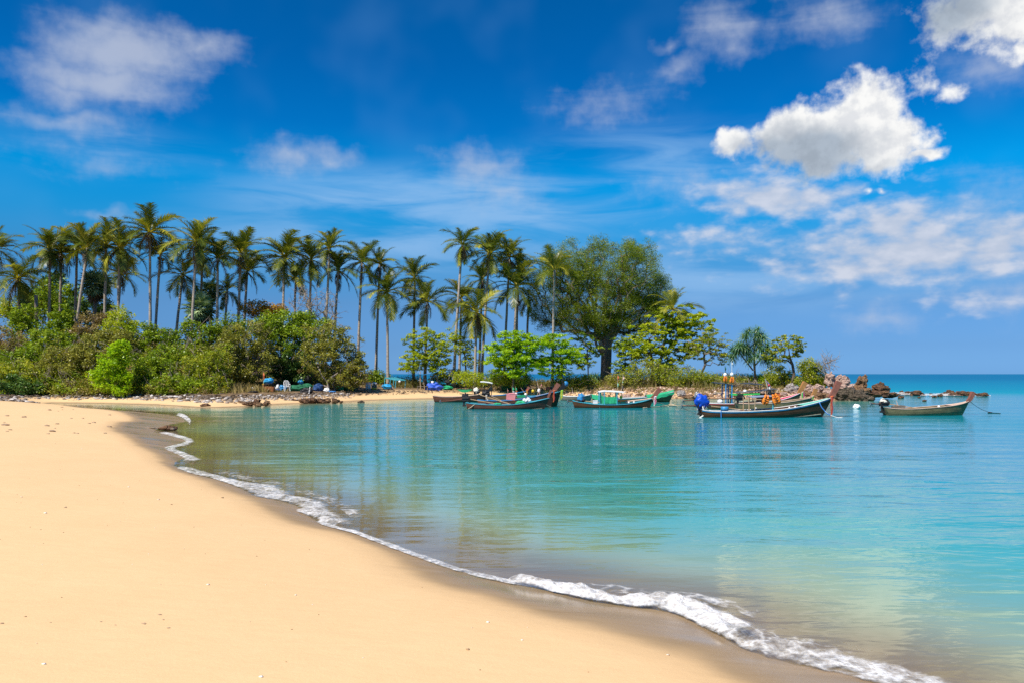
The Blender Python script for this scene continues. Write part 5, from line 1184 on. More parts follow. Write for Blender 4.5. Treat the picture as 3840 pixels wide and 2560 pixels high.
class Boat:
    def __init__(s, label, Y, gun, wl, beam, hull, rail, prow=None, prow_mat='prow', yaw=0., rub=None, inner='palewood', deck=None, stripe=None, prow_w=.13, draft=.22):
        s.Y = Y; s.X0 = PX((wl[0] + wl[1]) / 2, Y); s.root = empty('longtail_boat', (s.X0, Y, 0), yaw); tag(s.root, label, 'boat', 'longtail boats moored in the bay')
        s.beam = beam; g = [(PX(p[0], Y) - s.X0, PZ(p[1], Y)) for p in gun]; s.g = g
        gx_ = [p[0] for p in g]; gz_ = [p[1] for p in g]; N = 30; ts = np.linspace(0, 1, N)
        xg = gx_[0] + (gx_[-1] - gx_[0]) * ts
        c = catmull([(a, b) for a, b in g], .15); zg = np.interp(xg, c[:, 0], c[:, 1])
        xb0, xb1 = PX(wl[0], Y) - s.X0, PX(wl[1], Y) - s.X0; xb = xb0 + (xb1 - xb0) * ts
        pr = np.where(ts < .45, .62 + .38 * np.sin(ts / .45 * PI / 2), 1 - np.clip((ts - .45) / .55, 0, 1) ** 2.4 * .97)
        s.xg, s.zg, s.w = xg, zg, pr * beam / 2; m = 7; V = []; Fc = []
        def surf(inset, zbot):
            i0 = len(V)
            for k in range(N):
                for j in range(2 * m + 1):
                    v = abs(j - m) / m; sg = -1 if j < m else 1; y = sg * (s.w[k] * (1 - (1 - v) ** 4.0) * (.86 + .14 * v)); y = max(0, abs(y) - inset) * sg
                    V.append((xb[k] + (xg[k] - xb[k]) * v ** 1.05, y, zbot + (zg[k] - zbot) * v ** 1.15))
            return i0
        q = 2 * m + 1; a = surf(0, -draft); b = surf(.045, -draft + .10)
        for k in range(N - 1):
            for j in range(q - 1):
                i = a + k * q + j; Fc.append((i, i + q, i + q + 1, i + 1)); i = b + k * q + j; Fc.append((i + 1, i + q + 1, i + q, i))
            for j in (0, q - 1): i, i2 = a + k * q + j, b + k * q + j; Fc.append((i, i + q, i2 + q, i2))
        for j in range(q - 1): Fc.append((a + j, a + j + 1, b + j + 1, b + j)); e = (N - 1) * q; Fc.append((a + e + j, b + e + j, b + e + j + 1, a + e + j + 1))
        Fc.append(tuple(a + j for j in range(q)))                       # transom
        me = bpy.data.meshes.new('hull'); me.from_pydata(V, [], Fc); me.update(); me.materials.append(PB[hull]); link('hull', me, s.root)
        for sg in (-1, 1):
            mb = MB(); mb.tube([(xg[k], sg * (s.w[k] + .002), zg[k] + .010) for k in range(N)], .022, 6); mb.build('gunwale', PB[rail], s.root)
            if rub:
                mb = MB(); mb.tube([(xg[k] - .01, sg * (s.w[k] - .004), zg[k] - .048) for k in range(N)], .017, 6); mb.build('rub_rail', PB[rub], s.root)
        if stripe:
            mb = MB(); pts = [(xb[k] + (xg[k] - xb[k]) * .36, -(s.w[k] * (1 - .64 ** 4) * .91 + .012), -draft + (zg[k] + draft) * .36 ** 1.15) for k in range(int(N * stripe[0]), N - 1)]
            mb.tube(pts, [.006 + .03 * min(1, i / 6) for i in range(len(pts))], 5); mb.build('waterline_stripe', PB[stripe[1]], s.root)
        # floor boards and thwarts
        mb = MB(); sweep(mb, [(xb[k], 0, .06) for k in range(2, N - 5, 3)], [s.w[k] * 1.1 for k in range(2, N - 5, 3)], .03); mb.build('floor', PB[inner], s.root)
        for f in (.22, .42, .62):
            k = int(f * N); mb = MB(); mb.box((xg[k], 0, zg[k] - .10), (.16, s.w[k] * 1.86, .035)); mb.build('thwart', PB[inner], s.root)
        if deck:                                                         # small foredeck
            mb = MB(); k0 = int(N * .74)
            for k in range(k0, N - 1):
                mb.quad((xg[k], -s.w[k] * .96, zg[k] + .02), (xg[k + 1], -s.w[k + 1] * .96, zg[k + 1] + .02), (xg[k + 1], s.w[k + 1] * .96, zg[k + 1] + .02), (xg[k], s.w[k] * .96, zg[k] + .02))
            mb.build('foredeck', PB[deck], s.root)
        if prow:
            pp = [(PX(p[0], Y) - s.X0, 0, PZ(p[1], Y)) for p in prow]; mb = MB(); n = len(pp)
            sweep(mb, pp, [prow_w * (.8 + .5 * i / (n - 1)) for i in range(n)], [prow_w * (1.15 + .35 * i / (n - 1)) for i in range(n)]); mb.build('prow_post', PB[prow_mat], s.root)
    def L(s, px, py, y=0.): return (PX(px, s.Y) - s.X0, y, PZ(py, s.Y))
    def W(s, px, py, y=0.): x, yy, z = s.L(px, py, y); m = s.root.rotation_euler.z; return (s.X0 + x * math.cos(m) - yy * math.sin(m), s.Y + x * math.sin(m) + yy * math.cos(m), z)
    def engine(s, px, py, cover=None, cs=(.34, .30, .30), shaft=None, handle=None, seed=1, block=True, hose=False):
        c = Vector(s.L(px, py)); mb = MB()
        mb.box((c.x, 0, c.z), (.42, .30, .26)).box((c.x + .05, 0, c.z + .18), (.30, .26, .16)).tube([(c.x - .1, 0, c.z - .1), (c.x - .1, 0, c.z - .42)], .06, 8).box((c.x - .08, .0, c.z - .45), (.20, .24, .10)).tube([(c.x - .2, -.16, c.z + .05), (c.x + .2, -.16, c.z + .05)], .05, 8).lump((c.x + .18, -.1, c.z + .05), (.12, .08, .12), seed, .2)
        e = mb.build('engine', PB['dark'], s.root)
        if cover: 
            mc = MB().lump((c.x, 0, c.z + cs[2] * .55), cs, seed, .42, 2.1, 24, 16, sharp=True); mc.build('engine_cover', PB[cover], e, True)
        if shaft:
            a = s.L(*shaft); ms = MB(); ms.tube([(c.x - .1, 0, c.z), ((c.x + a[0]) / 2, 0, (c.z + a[2]) / 2 - .02), (a[0], 0, a[2])], [.045, .035, .028], 7); ms.build('propeller_shaft', PB['redwood'], e)
            mp = MB()
            for k in range(3):
                an = k * 2.094 + .5; mp.tube([(a[0], 0, a[2]), (a[0] - .02, math.cos(an) * .09, a[2] + math.sin(an) * .09), (a[0] - .04, math.cos(an + .4) * .17, a[2] + math.sin(an + .4) * .17)], [.03, .055, .03], 5, True, .25)
            mp.tube([(a[0] + .05, 0, a[2] - .02), (a[0] + .12, 0, a[2] - .2)], .016, 5); mp.build('propeller', PB['steel'], e)
        if handle:
            a = s.L(*handle); mh = MB(); mh.tube([(c.x + .15, .05, c.z), (a[0], .05, a[2])], [.03, .022], 6); mh.build('steering_pole', PB['bamboo'], e)
        if hose:
            mh = MB()
            for q in range(2): mh.tube([(c.x + .02 + q * .08, -.2, c.z - .02), (c.x + .05 + q * .09, -.32, c.z - .3), (c.x - .05 + q * .05, -.36, c.z - .55), (c.x - .3 + q * .04, -.36, c.z - .72), (c.x - .42 + q * .1, -.34, c.z - .78)], .028, 7)
            mh.build('cooling_hose', PB['ropew'], e, True)
        return e
    def canopy(s, name, pts, y0, y1, thick, mat, posts, post_mat='skyblue', pr=.022, sag=.05):
        """pts: roof line seen from the side; posts: (px, py_bottom)."""
        ps = [s.L(*p) for p in pts]; mb = MB(); ny = 6; n = len(ps); V = []
        for k in range(n):
            for j in range(ny + 1):
                u = j / ny; V.append((ps[k][0], y0 + (y1 - y0) * u, ps[k][2] + sag * math.sin(u * PI)))
        q = ny + 1
        mb.v = V + [(v[0], v[1], v[2] - thick) for v in V]; o = len(V)
        for k in range(n - 1):
            for j in range(ny): i = k * q + j; mb.f.append((i, i + q, i + q + 1, i + 1)); mb.f.append((o + i + 1, o + i + q + 1, o + i + q, o + i))
            for j in (0, ny): i = k * q + j; mb.f.append((i, i + q, o + i + q, o + i) if j else (o + i, o + i + q, i + q, i))
        for k in (0, n - 1):
            for j in range(ny): i = k * q + j; mb.f.append((i, i + 1, o + i + 1, o + i))
        c = mb.build(name, PB[mat], s.root)
        xs_ = [p[0] for p in ps]; zs = [p[2] for p in ps]
        for (px, py) in posts:
            for yy in (y0 * .92, y1 * .92):
                x, _, z = s.L(px, py, yy); zt = float(np.interp(x, xs_, zs)); mp = MB().tube([(x, yy, z - .25), (x, yy, zt)], pr, 6); mp.build('post', PB[post_mat], c)
        return c
    def ribbon(s, px, py, cols, length, mat_y=-.09):
        x, _, z = s.L(px, py)
        mb = MB(); mb.tube([(x - .07, 0, z), (x - .03, -.10, z + .01), (x + .05, -.11, z + .03), (x + .09, 0, z + .05), (x + .05, .11, z + .04), (x - .03, .10, z + .01), (x - .07, 0, z)], .045, 7); k = mb.build('garland', PB[cols[0]], s.root, True)
        for i, c in enumerate(cols):
            mr = MB(); x0 = x + (i - len(cols) / 2) * .055; l = length * (1 - .13 * i)
            n = 6; pts = [(x0 + .02 * math.sin(q * 1.7 + i), -.13 - .01 * i, z - l * q / n) for q in range(n + 1)]
            sweep(mr, pts, .02, .01); mr = MB()
            for q in range(n):
                a, b = pts[q], pts[q + 1]; w = .032; mr.quad((a[0] - w, a[1], a[2]), (a[0] + w, a[1] - .01, a[2]), (b[0] + w, b[1] + .01, b[2]), (b[0] - w, b[1], b[2]))
                mr.quad((b[0] - w, b[1] + .006, b[2]), (b[0] + w, b[1] + .016, b[2]), (a[0] + w, a[1] - .004, a[2]), (a[0] - w, a[1] + .006, a[2]))
            mr.build('ribbon', PB[c], s.root)

def rope(label, pts, r=.02, mat='rope', sag=.0):
    ps = [Vector(p) for p in pts]; out = []
    for k in range(len(ps) - 1):
        for q in range(6):
            u = q / 6; out.append(ps[k].lerp(ps[k + 1], u) - Vector((0, 0, sag * math.sin(u * PI))))
    out.append(ps[-1]); o = MB().tube([tuple(p - out[0]) for p in out], r, 6).build('mooring_rope', PB[mat], None, True, out[0]); tag(o, label, 'rope'); return o
def flagpole(label, b, top, cloths, pole='bamboo', balls=(), r=.022, name='flag_marker'):
    b = Vector(b); t = Vector(top) - b; root = empty(name, b); tag(root, label, 'flag pole')
    MB().tube([(0, 0, 0), tuple(t * .5 + Vector((.01, 0, 0))), tuple(t)], [r, r * .8, r * .5], 6).build('pole', PB[pole], root)
    for (f0, f1, w, c, ph) in cloths:
        mb = MB(); n = 6
        for q in range(n):
            u0, u1 = f0 + (f1 - f0) * q / n, f0 + (f1 - f0) * (q + 1) / n
            w0 = w * math.sin(PI * (.12 + .8 * q / n)); w1 = w * math.sin(PI * (.12 + .8 * (q + 1) / n)); d0, d1 = .05 * math.sin(q * 1.3 + ph), .05 * math.sin((q + 1) * 1.3 + ph)
            a, b2 = t * u0, t * u1
            for sg in (0, .012): mb.quad((a.x, a.y + sg, a.z), (a.x + w0, a.y + d0 + sg, a.z - .04), (b2.x + w1, b2.y + d1 + sg, b2.z - .04), (b2.x, b2.y + sg, b2.z))
        mb.build('flag', PB[c], root)
    for (f, rr, c) in balls: MB().lump(tuple(t * f), (rr, rr, rr * 1.1), 2, .08, 1, 10, 8).build('float', PB[c], root, True)
    return root
def vest(label, c, rz=0., tilt=.3, s=1.0):
    """A foam life vest: two front panels, a back with a collar, three dark straps; it hangs by the collar."""
    root = empty('life_vest', c, rz); root.rotation_euler = (0, tilt, rz); root.scale = (s, s, s); tag(root, label, 'life vest', 'orange life vests hanging on the boats')
    mb = MB()
    for sg in (-1, 1): mb.lump((sg * .13, -.08, -.22), (.13, .075, .30), 3 + sg, .15, 1.2, 12, 9)
    mb.lump((0, .08, -.20), (.24, .07, .30), 7, .12, 1.2, 12, 9)
    for sg in (-1, 1): mb.lump((sg * .10, -.02, .10), (.09, .12, .12), 9 + sg, .15, 1.2, 10, 7)
    mb.build('panels', PB['orange'], root, True)
    for z in (-.06, -.22, -.38):
        ms = MB(); pts = [(math.cos(a) * .272, math.sin(a) * .165, z + .015 * math.sin(a * 2)) for a in np.linspace(0, 2 * PI, 15)]
        ms.tube(pts, .022, 5); ms.build('strap', PB['black'], root, True)
    return root
def bundle(name, label, cat, c, rad, mat, seed, amp=.35, flatb=None, rot=0., group=None, fr=1.8, strings=None):
    root = MB().lump((0, 0, 0), rad, seed, amp, fr, 20, 12, rot, flatb, True).build(name, PB[mat], None, False, c); tag(root, label, cat, group)
    if strings:
        mb = MB()
        for k in range(3):
            y = (k - 1) * rad[0] * .55; mb.tube([(y, math.cos(a) * rad[1] * 1.05, math.sin(a) * rad[2] * 1.05) for a in np.linspace(0, PI, 9)], .018, 5)
        mb.build('cord', PB[strings], root, True)
    return root
def ballf(label, c, r, mat='float', group=None):
    o = MB().lump((0, 0, 0), (r, r, r * .95), 4, .06, 1.2, 12, 9).build('fishing_float', PB[mat], None, True, c); tag(o, label, 'float', group); return o

# ------------------------------------------------------------------ the boats, from the right
b = Boat('small weathered olive grey boat alone at the right, white engine cover, curved pink prow', 45, [(3309, 1526), (3345, 1530), (3400, 1531), (3480, 1526), (3560, 1519), (3610, 1511), (3640, 1502)], (3325, 3604), 1.15, 'olivewood', 'palewood',
         [(3632, 1505), (3642, 1496), (3650, 1482), (3655, 1469)], 'prow', 0.05, None, 'palewood', 'palewood', None, .15)
b.engine(3310, 1512, 'cream', (.20, .17, .18), (3262, 1511), (3440, 1529), 5)
o = MB().box((0, 0, 0), (.42, .4, .24)).box((-.3, .02, -.02), (.2, .3, .18)).build('wooden_crate', PB['greywood'], None, False, b.W(3372, 1526)); tag(o, 'weathered grey wooden box inside the small olive grey boat', 'crate')
flagpole('short bare wooden stick standing in the small olive grey boat', b.W(3366, 1526), b.W(3358, 1500), [], 'palewood', (), .03, 'wooden_stick')
ballf('small white float on the gunwale of the small olive grey boat', b.W(3510, 1522, -.3), .07)
rope('thin dark mooring rope from the curved pink prow to a floating knot on the right', [b.W(3641, 1503), P(3715, 1545, .03)], .012, 'dark', .1)
bundle('rope_knot', 'dark knot of floating rope at the far right of the bay', 'rope', P(3712, 1546, .02), (.14, .08, .05), 'dark', 3)
rope('dark floating rope end trailing right from the knot', [P(3716, 1546, .015), P(3752, 1548, .015)], .018, 'dark')
rope('pale mooring rope from the stern of the small olive grey boat down to the water', [b.W(3338, 1527, -.35), P(3308, 1555, -.02)], .014, 'rope', .08)
bundle('mooring_buoy', 'lumpy white mooring buoy floating between the big dark boat and the small olive boat', 'buoy', P(3212, 1524, .12), (.24, .2, .20), 'float', 8, .3)

b = Boat('big dark brown boat in front, white and blue gunwale, sea green foredeck, blue wrapped engine', 43, [(2623, 1534), (2660, 1539), (2740, 1540), (2830, 1537), (2920, 1531), (3000, 1519), (3070, 1504), (3124, 1489)], (2636, 3076), 1.5, 'darkwood', 'white',
         [(3112, 1492), (3124, 1480), (3136, 1458), (3149, 1430)], 'prow', 0.03, 'blue', 'palewood', 'teal', (.62, 'lav'), .19)
b.engine(2628, 1518, 'bluetarp', (.35, .30, .38), (2556, 1519), (2790, 1535), 11, True, True)
b.ribbon(3120, 1487, ['orangebox', 'red'], 1.05)
rope('blue and white mooring rope hanging from the bow of the big dark boat', [b.W(3062, 1505, -.45), b.W(3076, 1532, -.5), b.W(3100, 1553, -.55)], .026, 'ropeb', .06)
rope('white mooring rope running from the water under the big dark bow', [b.W(3080, 1537, -.5), b.W(3106, 1556, -.55), P(3160, 1563, .01)], .026, 'ropew', .05)
rope('blue rope hanging at the stern of the big dark boat', [b.W(2690, 1537, -.62), b.W(2691, 1564, -.60)], .026, 'ropeb')
o = MB().tube([(0, 0, -.12), (0, 0, .12)], .20, 14).build('blue_tub', PB['blue'], None, True, b.W(2716, 1531)); tag(o, 'round blue plastic tub inside the stern of the big dark boat', 'tub')
c = b.canopy('canopy', [(2808, 1487), (2850, 1484), (2885, 1483), (2890, 1484)], -.5, .5, .03, 'roofblue', [(2820, 1532), (2797, 1532)], 'bamboo')
vest('faded orange life vest with dark straps hanging under the small blue-grey canopy, left one', b.W(2862, 1489, -.45), .2, .30, .74)
vest('bright orange life vest with black stripes hanging under the canopy edge, right one', b.W(2894, 1486, -.5), -.1, -.35, .82)
flagpole('turquoise post standing under the life vests on the big dark boat', b.W(2891, 1534, -.3), b.W(2892, 1505, -.3), [], 'skyblue', (), .05, 'post')
for i, px in enumerate((2829, 2956, 2978)): ballf(['tiny white float on the rail below the canopy', 'tiny white float at mid rail of the big dark boat', 'tiny white float nearest the bow on the rail of the big dark boat'][i], b.W(px, 1528 - i * 2, -.2), .05)

b2 = Boat('mid brown boat just behind the big dark one, with low orange prow', 48, [(2760, 1510), (2800, 1512), (2870, 1510), (2940, 1505), (3000, 1497), (3053, 1488)], (2775, 3035), 1.35, 'olivewood', 'palewood', [(3045, 1489), (3054, 1475), (3062, 1457)], 'prowo', 0.03, None, 'palewood', None, None, .15)
b2.ribbon(3047, 1485, ['palewood', 'lime'], .2); b2.engine(2772, 1492, None, shaft=(2652, 1493), handle=(2900, 1500), seed=21)

b3 = Boat('white railed boat at the back with pink bow, black canopies and blue mast posts', 53, [(2650, 1510), (2700, 1511), (2780, 1510), (2860, 1504), (2920, 1497), (2970, 1484), (3004, 1472)], (2665, 2990), 1.6, 'brownwood', 'white', [(2998, 1474), (3008, 1456), (3022, 1432)], 'prowo', 0.03, 'red', 'palewood', 'pinkred', None, .2)
b3.ribbon(3010, 1470, ['palewood', 'lime', 'green', 'magenta'], .62); b3.engine(2612, 1495, 'steel', (.16, .14, .30), (2560, 1501), (2750, 1490), 31)
b3.canopy('canopy', [(2745, 1469), (2800, 1467), (2850, 1463), (2890, 1456), (2905, 1458)], -.7, .7, .03, 'roofgrey', [(2752, 1505), (2835, 1500), (2888, 1498)], 'dark', .03)
b3.canopy('upper_canopy', [(2783, 1437), (2800, 1436), (2830, 1439), (2852, 1441)], -.6, .6, .03, 'roofdark', [(2842, 1470), (2855, 1470)], 'dark', .02)
b3.canopy('awning', [(2737, 1475), (2780, 1474), (2836, 1472)], -.72, .2, .09, 'awning', [(2742, 1505)], 'dark', .02, .02)
b3.canopy('bow_rack', [(2672, 1433), (2710, 1437), (2742, 1443), (2756, 1447)], -.45, .45, .03, 'roofdark', [(2714, 1508), (2737, 1508)], 'blue', .045)
ballf('large white float lying on the red rail at the stern of the pink-bowed boat', b3.W(2694, 1504, -.3), .18); ballf('white float on the black canopy of the pink-bowed boat', b3.W(2786, 1465, -.4), .12)
o = MB().box((0, 0, 0), (.62, .5, .75)).box((-.9, .0, .1), (.5, .3, .5)).build('orange_locker', PB['orangebox'], None, False, b3.W(2898, 1492, -.3)); tag(o, 'orange open locker frame at the right of the life vests', 'locker')
rk_ = empty('slatted_rack', b3.W(2875, 1474, -.75)); tag(rk_, 'small rack of black upright slats below the striped flag', 'rack')
MB().box((0, 0, -.2), (.62, .05, .06)).build('rail', PB['black'], rk_)
for i in range(7): MB().box(((i - 3) * .085, 0, (i % 2) * .03), (.05, .03, .55), (0, .15, 0)).build('slat', PB['black'], rk_)
vest('orange life vest tied to the left mast post high above the boats', b3.W(2711, 1416, -.45), .1, 0., .54); vest('orange life vest tied to the right mast post high above the boats', b3.W(2737, 1419, -.45), -.2, .15, .58)
flagpole('left thin mast with a dark top flag and a white float above the life vest', b3.W(2712, 1436, -.4), b3.W(2711, 1370, -.4), [(.72, .98, .08, 'dgreen', 0)], 'dark', [(.48, .12, 'float')])
flagpole('right tall thin white-wrapped mast with a white float above the life vest', b3.W(2737, 1440, -.4), b3.W(2736, 1352, -.4), [(.80, .98, .07, 'ropew', 1)], 'ropew', [(.42, .12, 'float')])
# national flag on its staff: five bands, red white blue white red
fb, ft = Vector(b3.W(2877, 1470, -.3)), Vector(b3.W(2864, 1418, -.3)); root = empty('national_flag', fb); tag(root, 'small red white and blue striped flag on a slanting staff over the black canopy', 'flag')
MB().tube([(0, 0, 0), tuple(ft - fb)], [.025, .012], 6).build('staff', PB['ropew'], root)
d = (ft - fb); z0 = 0
for w_, cmat in ((1, 'red'), (1, 'white'), (2, 'bluetarp'), (1, 'white'), (1, 'red')):
    mb = MB(); n = 5; 
    for q in range(n):
        u0, u1 = q / n, (q + 1) / n; f = lambda u, k: (d.x + u * .16 + k * .05, d.y + .04 * math.sin(u * 5), d.z - .02 - k * .055 - u * .30)
        mb.quad(f(u0, z0), f(u1, z0), f(u1, z0 + w_), f(u0, z0 + w_))
    mb.build('stripe', PB[cmat], root); z0 += w_
flagpole('thick white painted post with a red band beside the striped flag', b3.W(2880, 1475, -.4), b3.W(2876, 1440, -.4), [], 'white', [(.9, .08, 'red')], .07, 'post')

b4 = Boat('dark boat with turquoise rail, white roofed canopy and green side nets in the middle', 55, [(2147, 1501), (2185, 1508), (2240, 1514), (2310, 1515), (2370, 1510), (2415, 1502), (2449, 1491)], (2158, 2432), 1.3, 'darkwood', 'skyblue', [(2443, 1493), (2455, 1482), (2465, 1468), (2475, 1456)], 'prow', -0.03, None, 'palewood', 'skyblue', None, .2)
b4.ribbon(2456, 1487, ['white', 'magenta', 'pink'], .6); b4.engine(2178, 1502, 'blue', (.22, .2, .30), (2130, 1503), (2250, 1507), 41)
c = b4.canopy('canopy', [(2243, 1467), (2262, 1464), (2300, 1465), (2336, 1468)], -.6, .6, .05, 'white', [(2247, 1512), (2264, 1512), (2311, 1512)], 'skyblue', .035)
mb = MB(); A, B_ = b4.L(2249, 1470, -.56), b4.L(2312, 1510, -.56)
for k in range(8):
    x0, x1 = A[0] + (B_[0] - A[0]) * k / 8, A[0] + (B_[0] - A[0]) * (k + 1) / 8
    for j in range(2):
        mb.quad((x0, -.56 + .02 * math.sin(k * 2.), B_[2]), (x1, -.56 + .02 * math.sin(k * 2. + 2), B_[2]), (x1, -.56 - .012 * (j - 1), B_[2] + (A[2] - B_[2]) * .62), (x0, -.56 - .012 * (j - 1), B_[2] + (A[2] - B_[2]) * .62))
mb.build('side_net', PB['green'], b4.root)
mb = MB(); mb.box(b4.L(2251, 1489, -.5), (.10, .12, .75)).box(b4.L(2310, 1489, -.5), (.08, .1, .75)); mb.build('corner_net', PB['dgreen'], b4.root)
o = MB().box((0, 0, 0), (.30, .28, .20)).box((0, 0, .115), (.32, .30, .05)).build('cool_box', PB['white'], None, False, b4.W(2231, 1506, -.35)); tag(o, 'white cool box with lid beside the green side net', 'cool box')
flagpole('left flag pole with orange top cloth and mint strip above the white roof', b4.W(2314, 1512, .1), b4.W(2316, 1402, .1), [(.78, .99, .10, 'orangebox', 0), (.54, .78, .07, 'teal', 1), (.32, .52, .09, 'black', 2)], 'bamboo', [(.16, .12, 'float')])
flagpole('right flag pole with pale orange top cloth and black bundle above the white roof', b4.W(2328, 1512, .2), b4.W(2337, 1402, .2), [(.80, .99, .12, 'palewood', 2), (.70, .80, .05, 'teal', 1), (.40, .66, .11, 'black', 0)], 'bamboo', [(.22, .10, 'lime')])
ballf('white float on the thwart of the white roofed boat, left', b4.W(2356, 1507, -.3), .07); ballf('white float on the thwart of the white roofed boat, right', b4.W(2375, 1506, -.3), .07)
o = MB().tube([(0, 0, 0), (1.9, 0, .22)], .05, 6).build('wooden_pole', PB['palewood'], None, False, b4.W(2345, 1504, -.1)); tag(o, 'pale wooden pole lying along the foredeck of the white roofed boat', 'pole')

b5 = Boat('long brown boat with green tarp over its bow, behind the white roofed boat', 66, [(2218, 1484), (2260, 1490), (2330, 1491), (2400, 1488), (2460, 1482), (2500, 1474), (2529, 1467)], (2232, 2505), 1.5, 'brownwood', 'white', [(2524, 1470), (2532, 1461), (2543, 1446)], 'brownwood', 0.0, 'skyblue', 'palewood', None, None, .10)
for nm, lb, k0, k1 in (('bow_tarp', 'green tarp stretched over the bow of the long brown boat', 19, 29), ('stern_tarp', 'crumpled green tarp over the stern of the long brown boat', 0, 4)):
    mb = MB(); rs = random.Random(k0)
    for k in range(k0, k1):
        ys_ = (-1.14, -1.06, -.5, 0, .5, 1.06, 1.14)
        def q(kk, y): hz = .05 + .12 * (1 - abs(y)) if abs(y) < 1.1 else -.16 - .05 * ((kk * 7) % 3); return (b5.xg[kk], y * b5.w[kk] - .0, b5.zg[kk] + max(hz, -.22) * (1 if abs(y) > 1.1 else 1))
        for j in range(6): mb.quad(q(k, ys_[j]), q(k + 1, ys_[j]), q(k + 1, ys_[j + 1]), q(k, ys_[j + 1]))
    o = mb.build('green_tarp', PB['green'], None, False, (b5.X0, b5.Y, 0)); tag(o, lb, 'tarp')
rope('mooring rope from the green covered bow down to the water', [b5.W(2500, 1476, -.3), P(2530, 1504, .0)], .016, 'rope', .1)

b6 = Boat('weathered grey boat near the stony shore, behind and left of the white roofed boat', 70, [(2099, 1480), (2120, 1484), (2160, 1485), (2195, 1482), (2222, 1476)], (2104, 2212), 1.3, 'greywood', 'white', [(2216, 1478), (2219, 1470), (2222, 1461)], 'brownwood', 0.0, None, 'palewood', None, None, .13)
b7 = Boat('dark boat with black blue-capped prow and green-yellow ribbons, left group', 57, [(1930, 1480), (1980, 1484), (2030, 1482), (2070, 1474), (2103, 1466)], (1945, 2084), 1.4, 'darkwood', 'skyblue', [(2094, 1469), (2106, 1456), (2122, 1436)], 'black', 0.02, None, 'palewood', None, None, .2)
b7.ribbon(2107, 1464, ['lime', 'yellow', 'lime'], .62)
o = MB().lump((0, 0, 0), (.17, .15, .20), 5, .2, 1.4, 12, 8).build('prow_cap', PB['blue'], b7.root, True, b7.L(2122, 1438))
b8 = Boat('long red-brown boat with blue gunwale and tall brown prow, left group', 55.5, [(1790, 1498), (1830, 1500), (1890, 1500), (1950, 1495), (2010, 1484), (2050, 1475), (2080, 1466)], (1805, 2062), 1.45, 'redwood', 'blue', [(2072, 1469), (2082, 1457), (2095, 1437)], 'prow', 0.02, None, 'palewood', 'palewood', None, .2)
b8.engine(1822, 1478, 'black', (.24, .2, .22), None, (1905, 1512), 51, True, True); b8.ribbon(2078, 1465, ['orangebox', 'red'], .75)
b9 = Boat('dark red-brown boat in front of the left group, turquoise gunwale and slim prow', 53, [(1748, 1508), (1790, 1513), (1860, 1516), (1930, 1514), (1990, 1506), (2030, 1498), (2060, 1491)], (1757, 2034), 1.35, 'redwood', 'skyblue', [(2054, 1493), (2058, 1480), (2067, 1460)], 'prow', -0.02, None, 'palewood', 'skyblue', (.80, 'lav'), .11)
b9.engine(1745, 1494, 'black', (.20, .17, .24), (1652, 1504), (1860, 1512), 61, False)
rope('pale mooring rope from the slim prow of the dark red-brown boat to the water', [b9.W(2020, 1502, -.3), P(2075, 1527, .0)], .02, 'rope', .02)
rope('pale rope hanging at the stern of the dark red-brown boat', [b9.W(1785, 1511, -.5), b9.W(1757, 1531, -.5)], .024, 'rope', .02)
rope('mooring rope from the tall brown prow slanting to the water', [b8.W(2060, 1474, -.2), P(2110, 1511, .0)], .016, 'rope', .1)
rope('mooring rope from the blue-capped prow slanting to the water', [b7.W(2085, 1474, -.3), P(2155, 1512, .0)], .014, 'rope', .15)
b10 = Boat('reddish boat with pale pink rail nearest the sandy beach, left group', 66, [(1624, 1482), (1660, 1486), (1720, 1485), (1780, 1480), (1815, 1475), (1832, 1470)], (1634, 1815), 1.3, 'redwood', 'palewood', [(1827, 1472), (1834, 1462), (1844, 1451)], 'prow', 0.0, None, 'palewood', None, None, .16)
b11 = Boat('boat with blue rail and orange-red inside, half hidden in the left group', 66, [(1818, 1482), (1850, 1482), (1900, 1478), (1945, 1471), (1978, 1464)], (1830, 1962), 1.3, 'brownwood', 'blue', [(1973, 1466), (1978, 1459), (1984, 1449)], 'prow', 0.0, None, 'red', None, None, .15)
b11.engine(1786, 1470, 'cream', (.22, .2, .25), None, (1860, 1484), 71); b11.canopy('canopy', [(1802, 1430), (1815, 1430), (1838, 1433), (1847, 1436)], -.5, .5, .04, 'white', [(1815, 1480), (1843, 1480)], 'dark', .02)
b11.ribbon(1978, 1462, ['orangebox', 'yellow', 'red'], .4)
flagpole('small faded triangular flag on a thin staff above the little white canopy', b11.W(1814, 1470), b11.W(1814, 1408), [(.82, .98, .22, 'steel', 0)], 'dark', ())
o = MB().box((0, 0, 0), (.6, .04, .40), (.1, .1, 0)).lump((.1, .0, .2), (.3, .06, .06), 3, .3).build('pink_cloth', PB['pink'], None, False, b9.W(1915, 1487, .3)); tag(o, 'pink cloth hung to dry over the dark red-brown boat', 'cloth')
o = MB().box((0, 0, 0), (.55, .03, .16), (.2, -.1, 0)).build('green_cloth', PB['green'], None, False, b9.W(1955, 1485, .3)); tag(o, 'green cloth hung beside the pink one', 'cloth')
for i, (px, py, m_) in enumerate(((1967, 1498, 'float'), (1981, 1495, 'float'), (1972, 1501, 'float'), (1985, 1500, 'float'))): ballf('white float in the clump on the dark red-brown bow, ' + ('upper left', 'upper right', 'lower left', 'lower right')[i], b9.W(px, py, -.25 + .1 * (i % 2)), .13, m_, 'white floats on the left front boat')
bundle('net_heap', 'small heap of green net in the bow of the dark red-brown boat', 'net', b9.W(1955, 1508, -.1), (.35, .3, .14), 'green', 6); bundle('net_heap', 'tiny green net bundle amidships on the dark red-brown boat', 'net', b9.W(1868, 1513, -.2), (.25, .2, .09), 'green', 7)
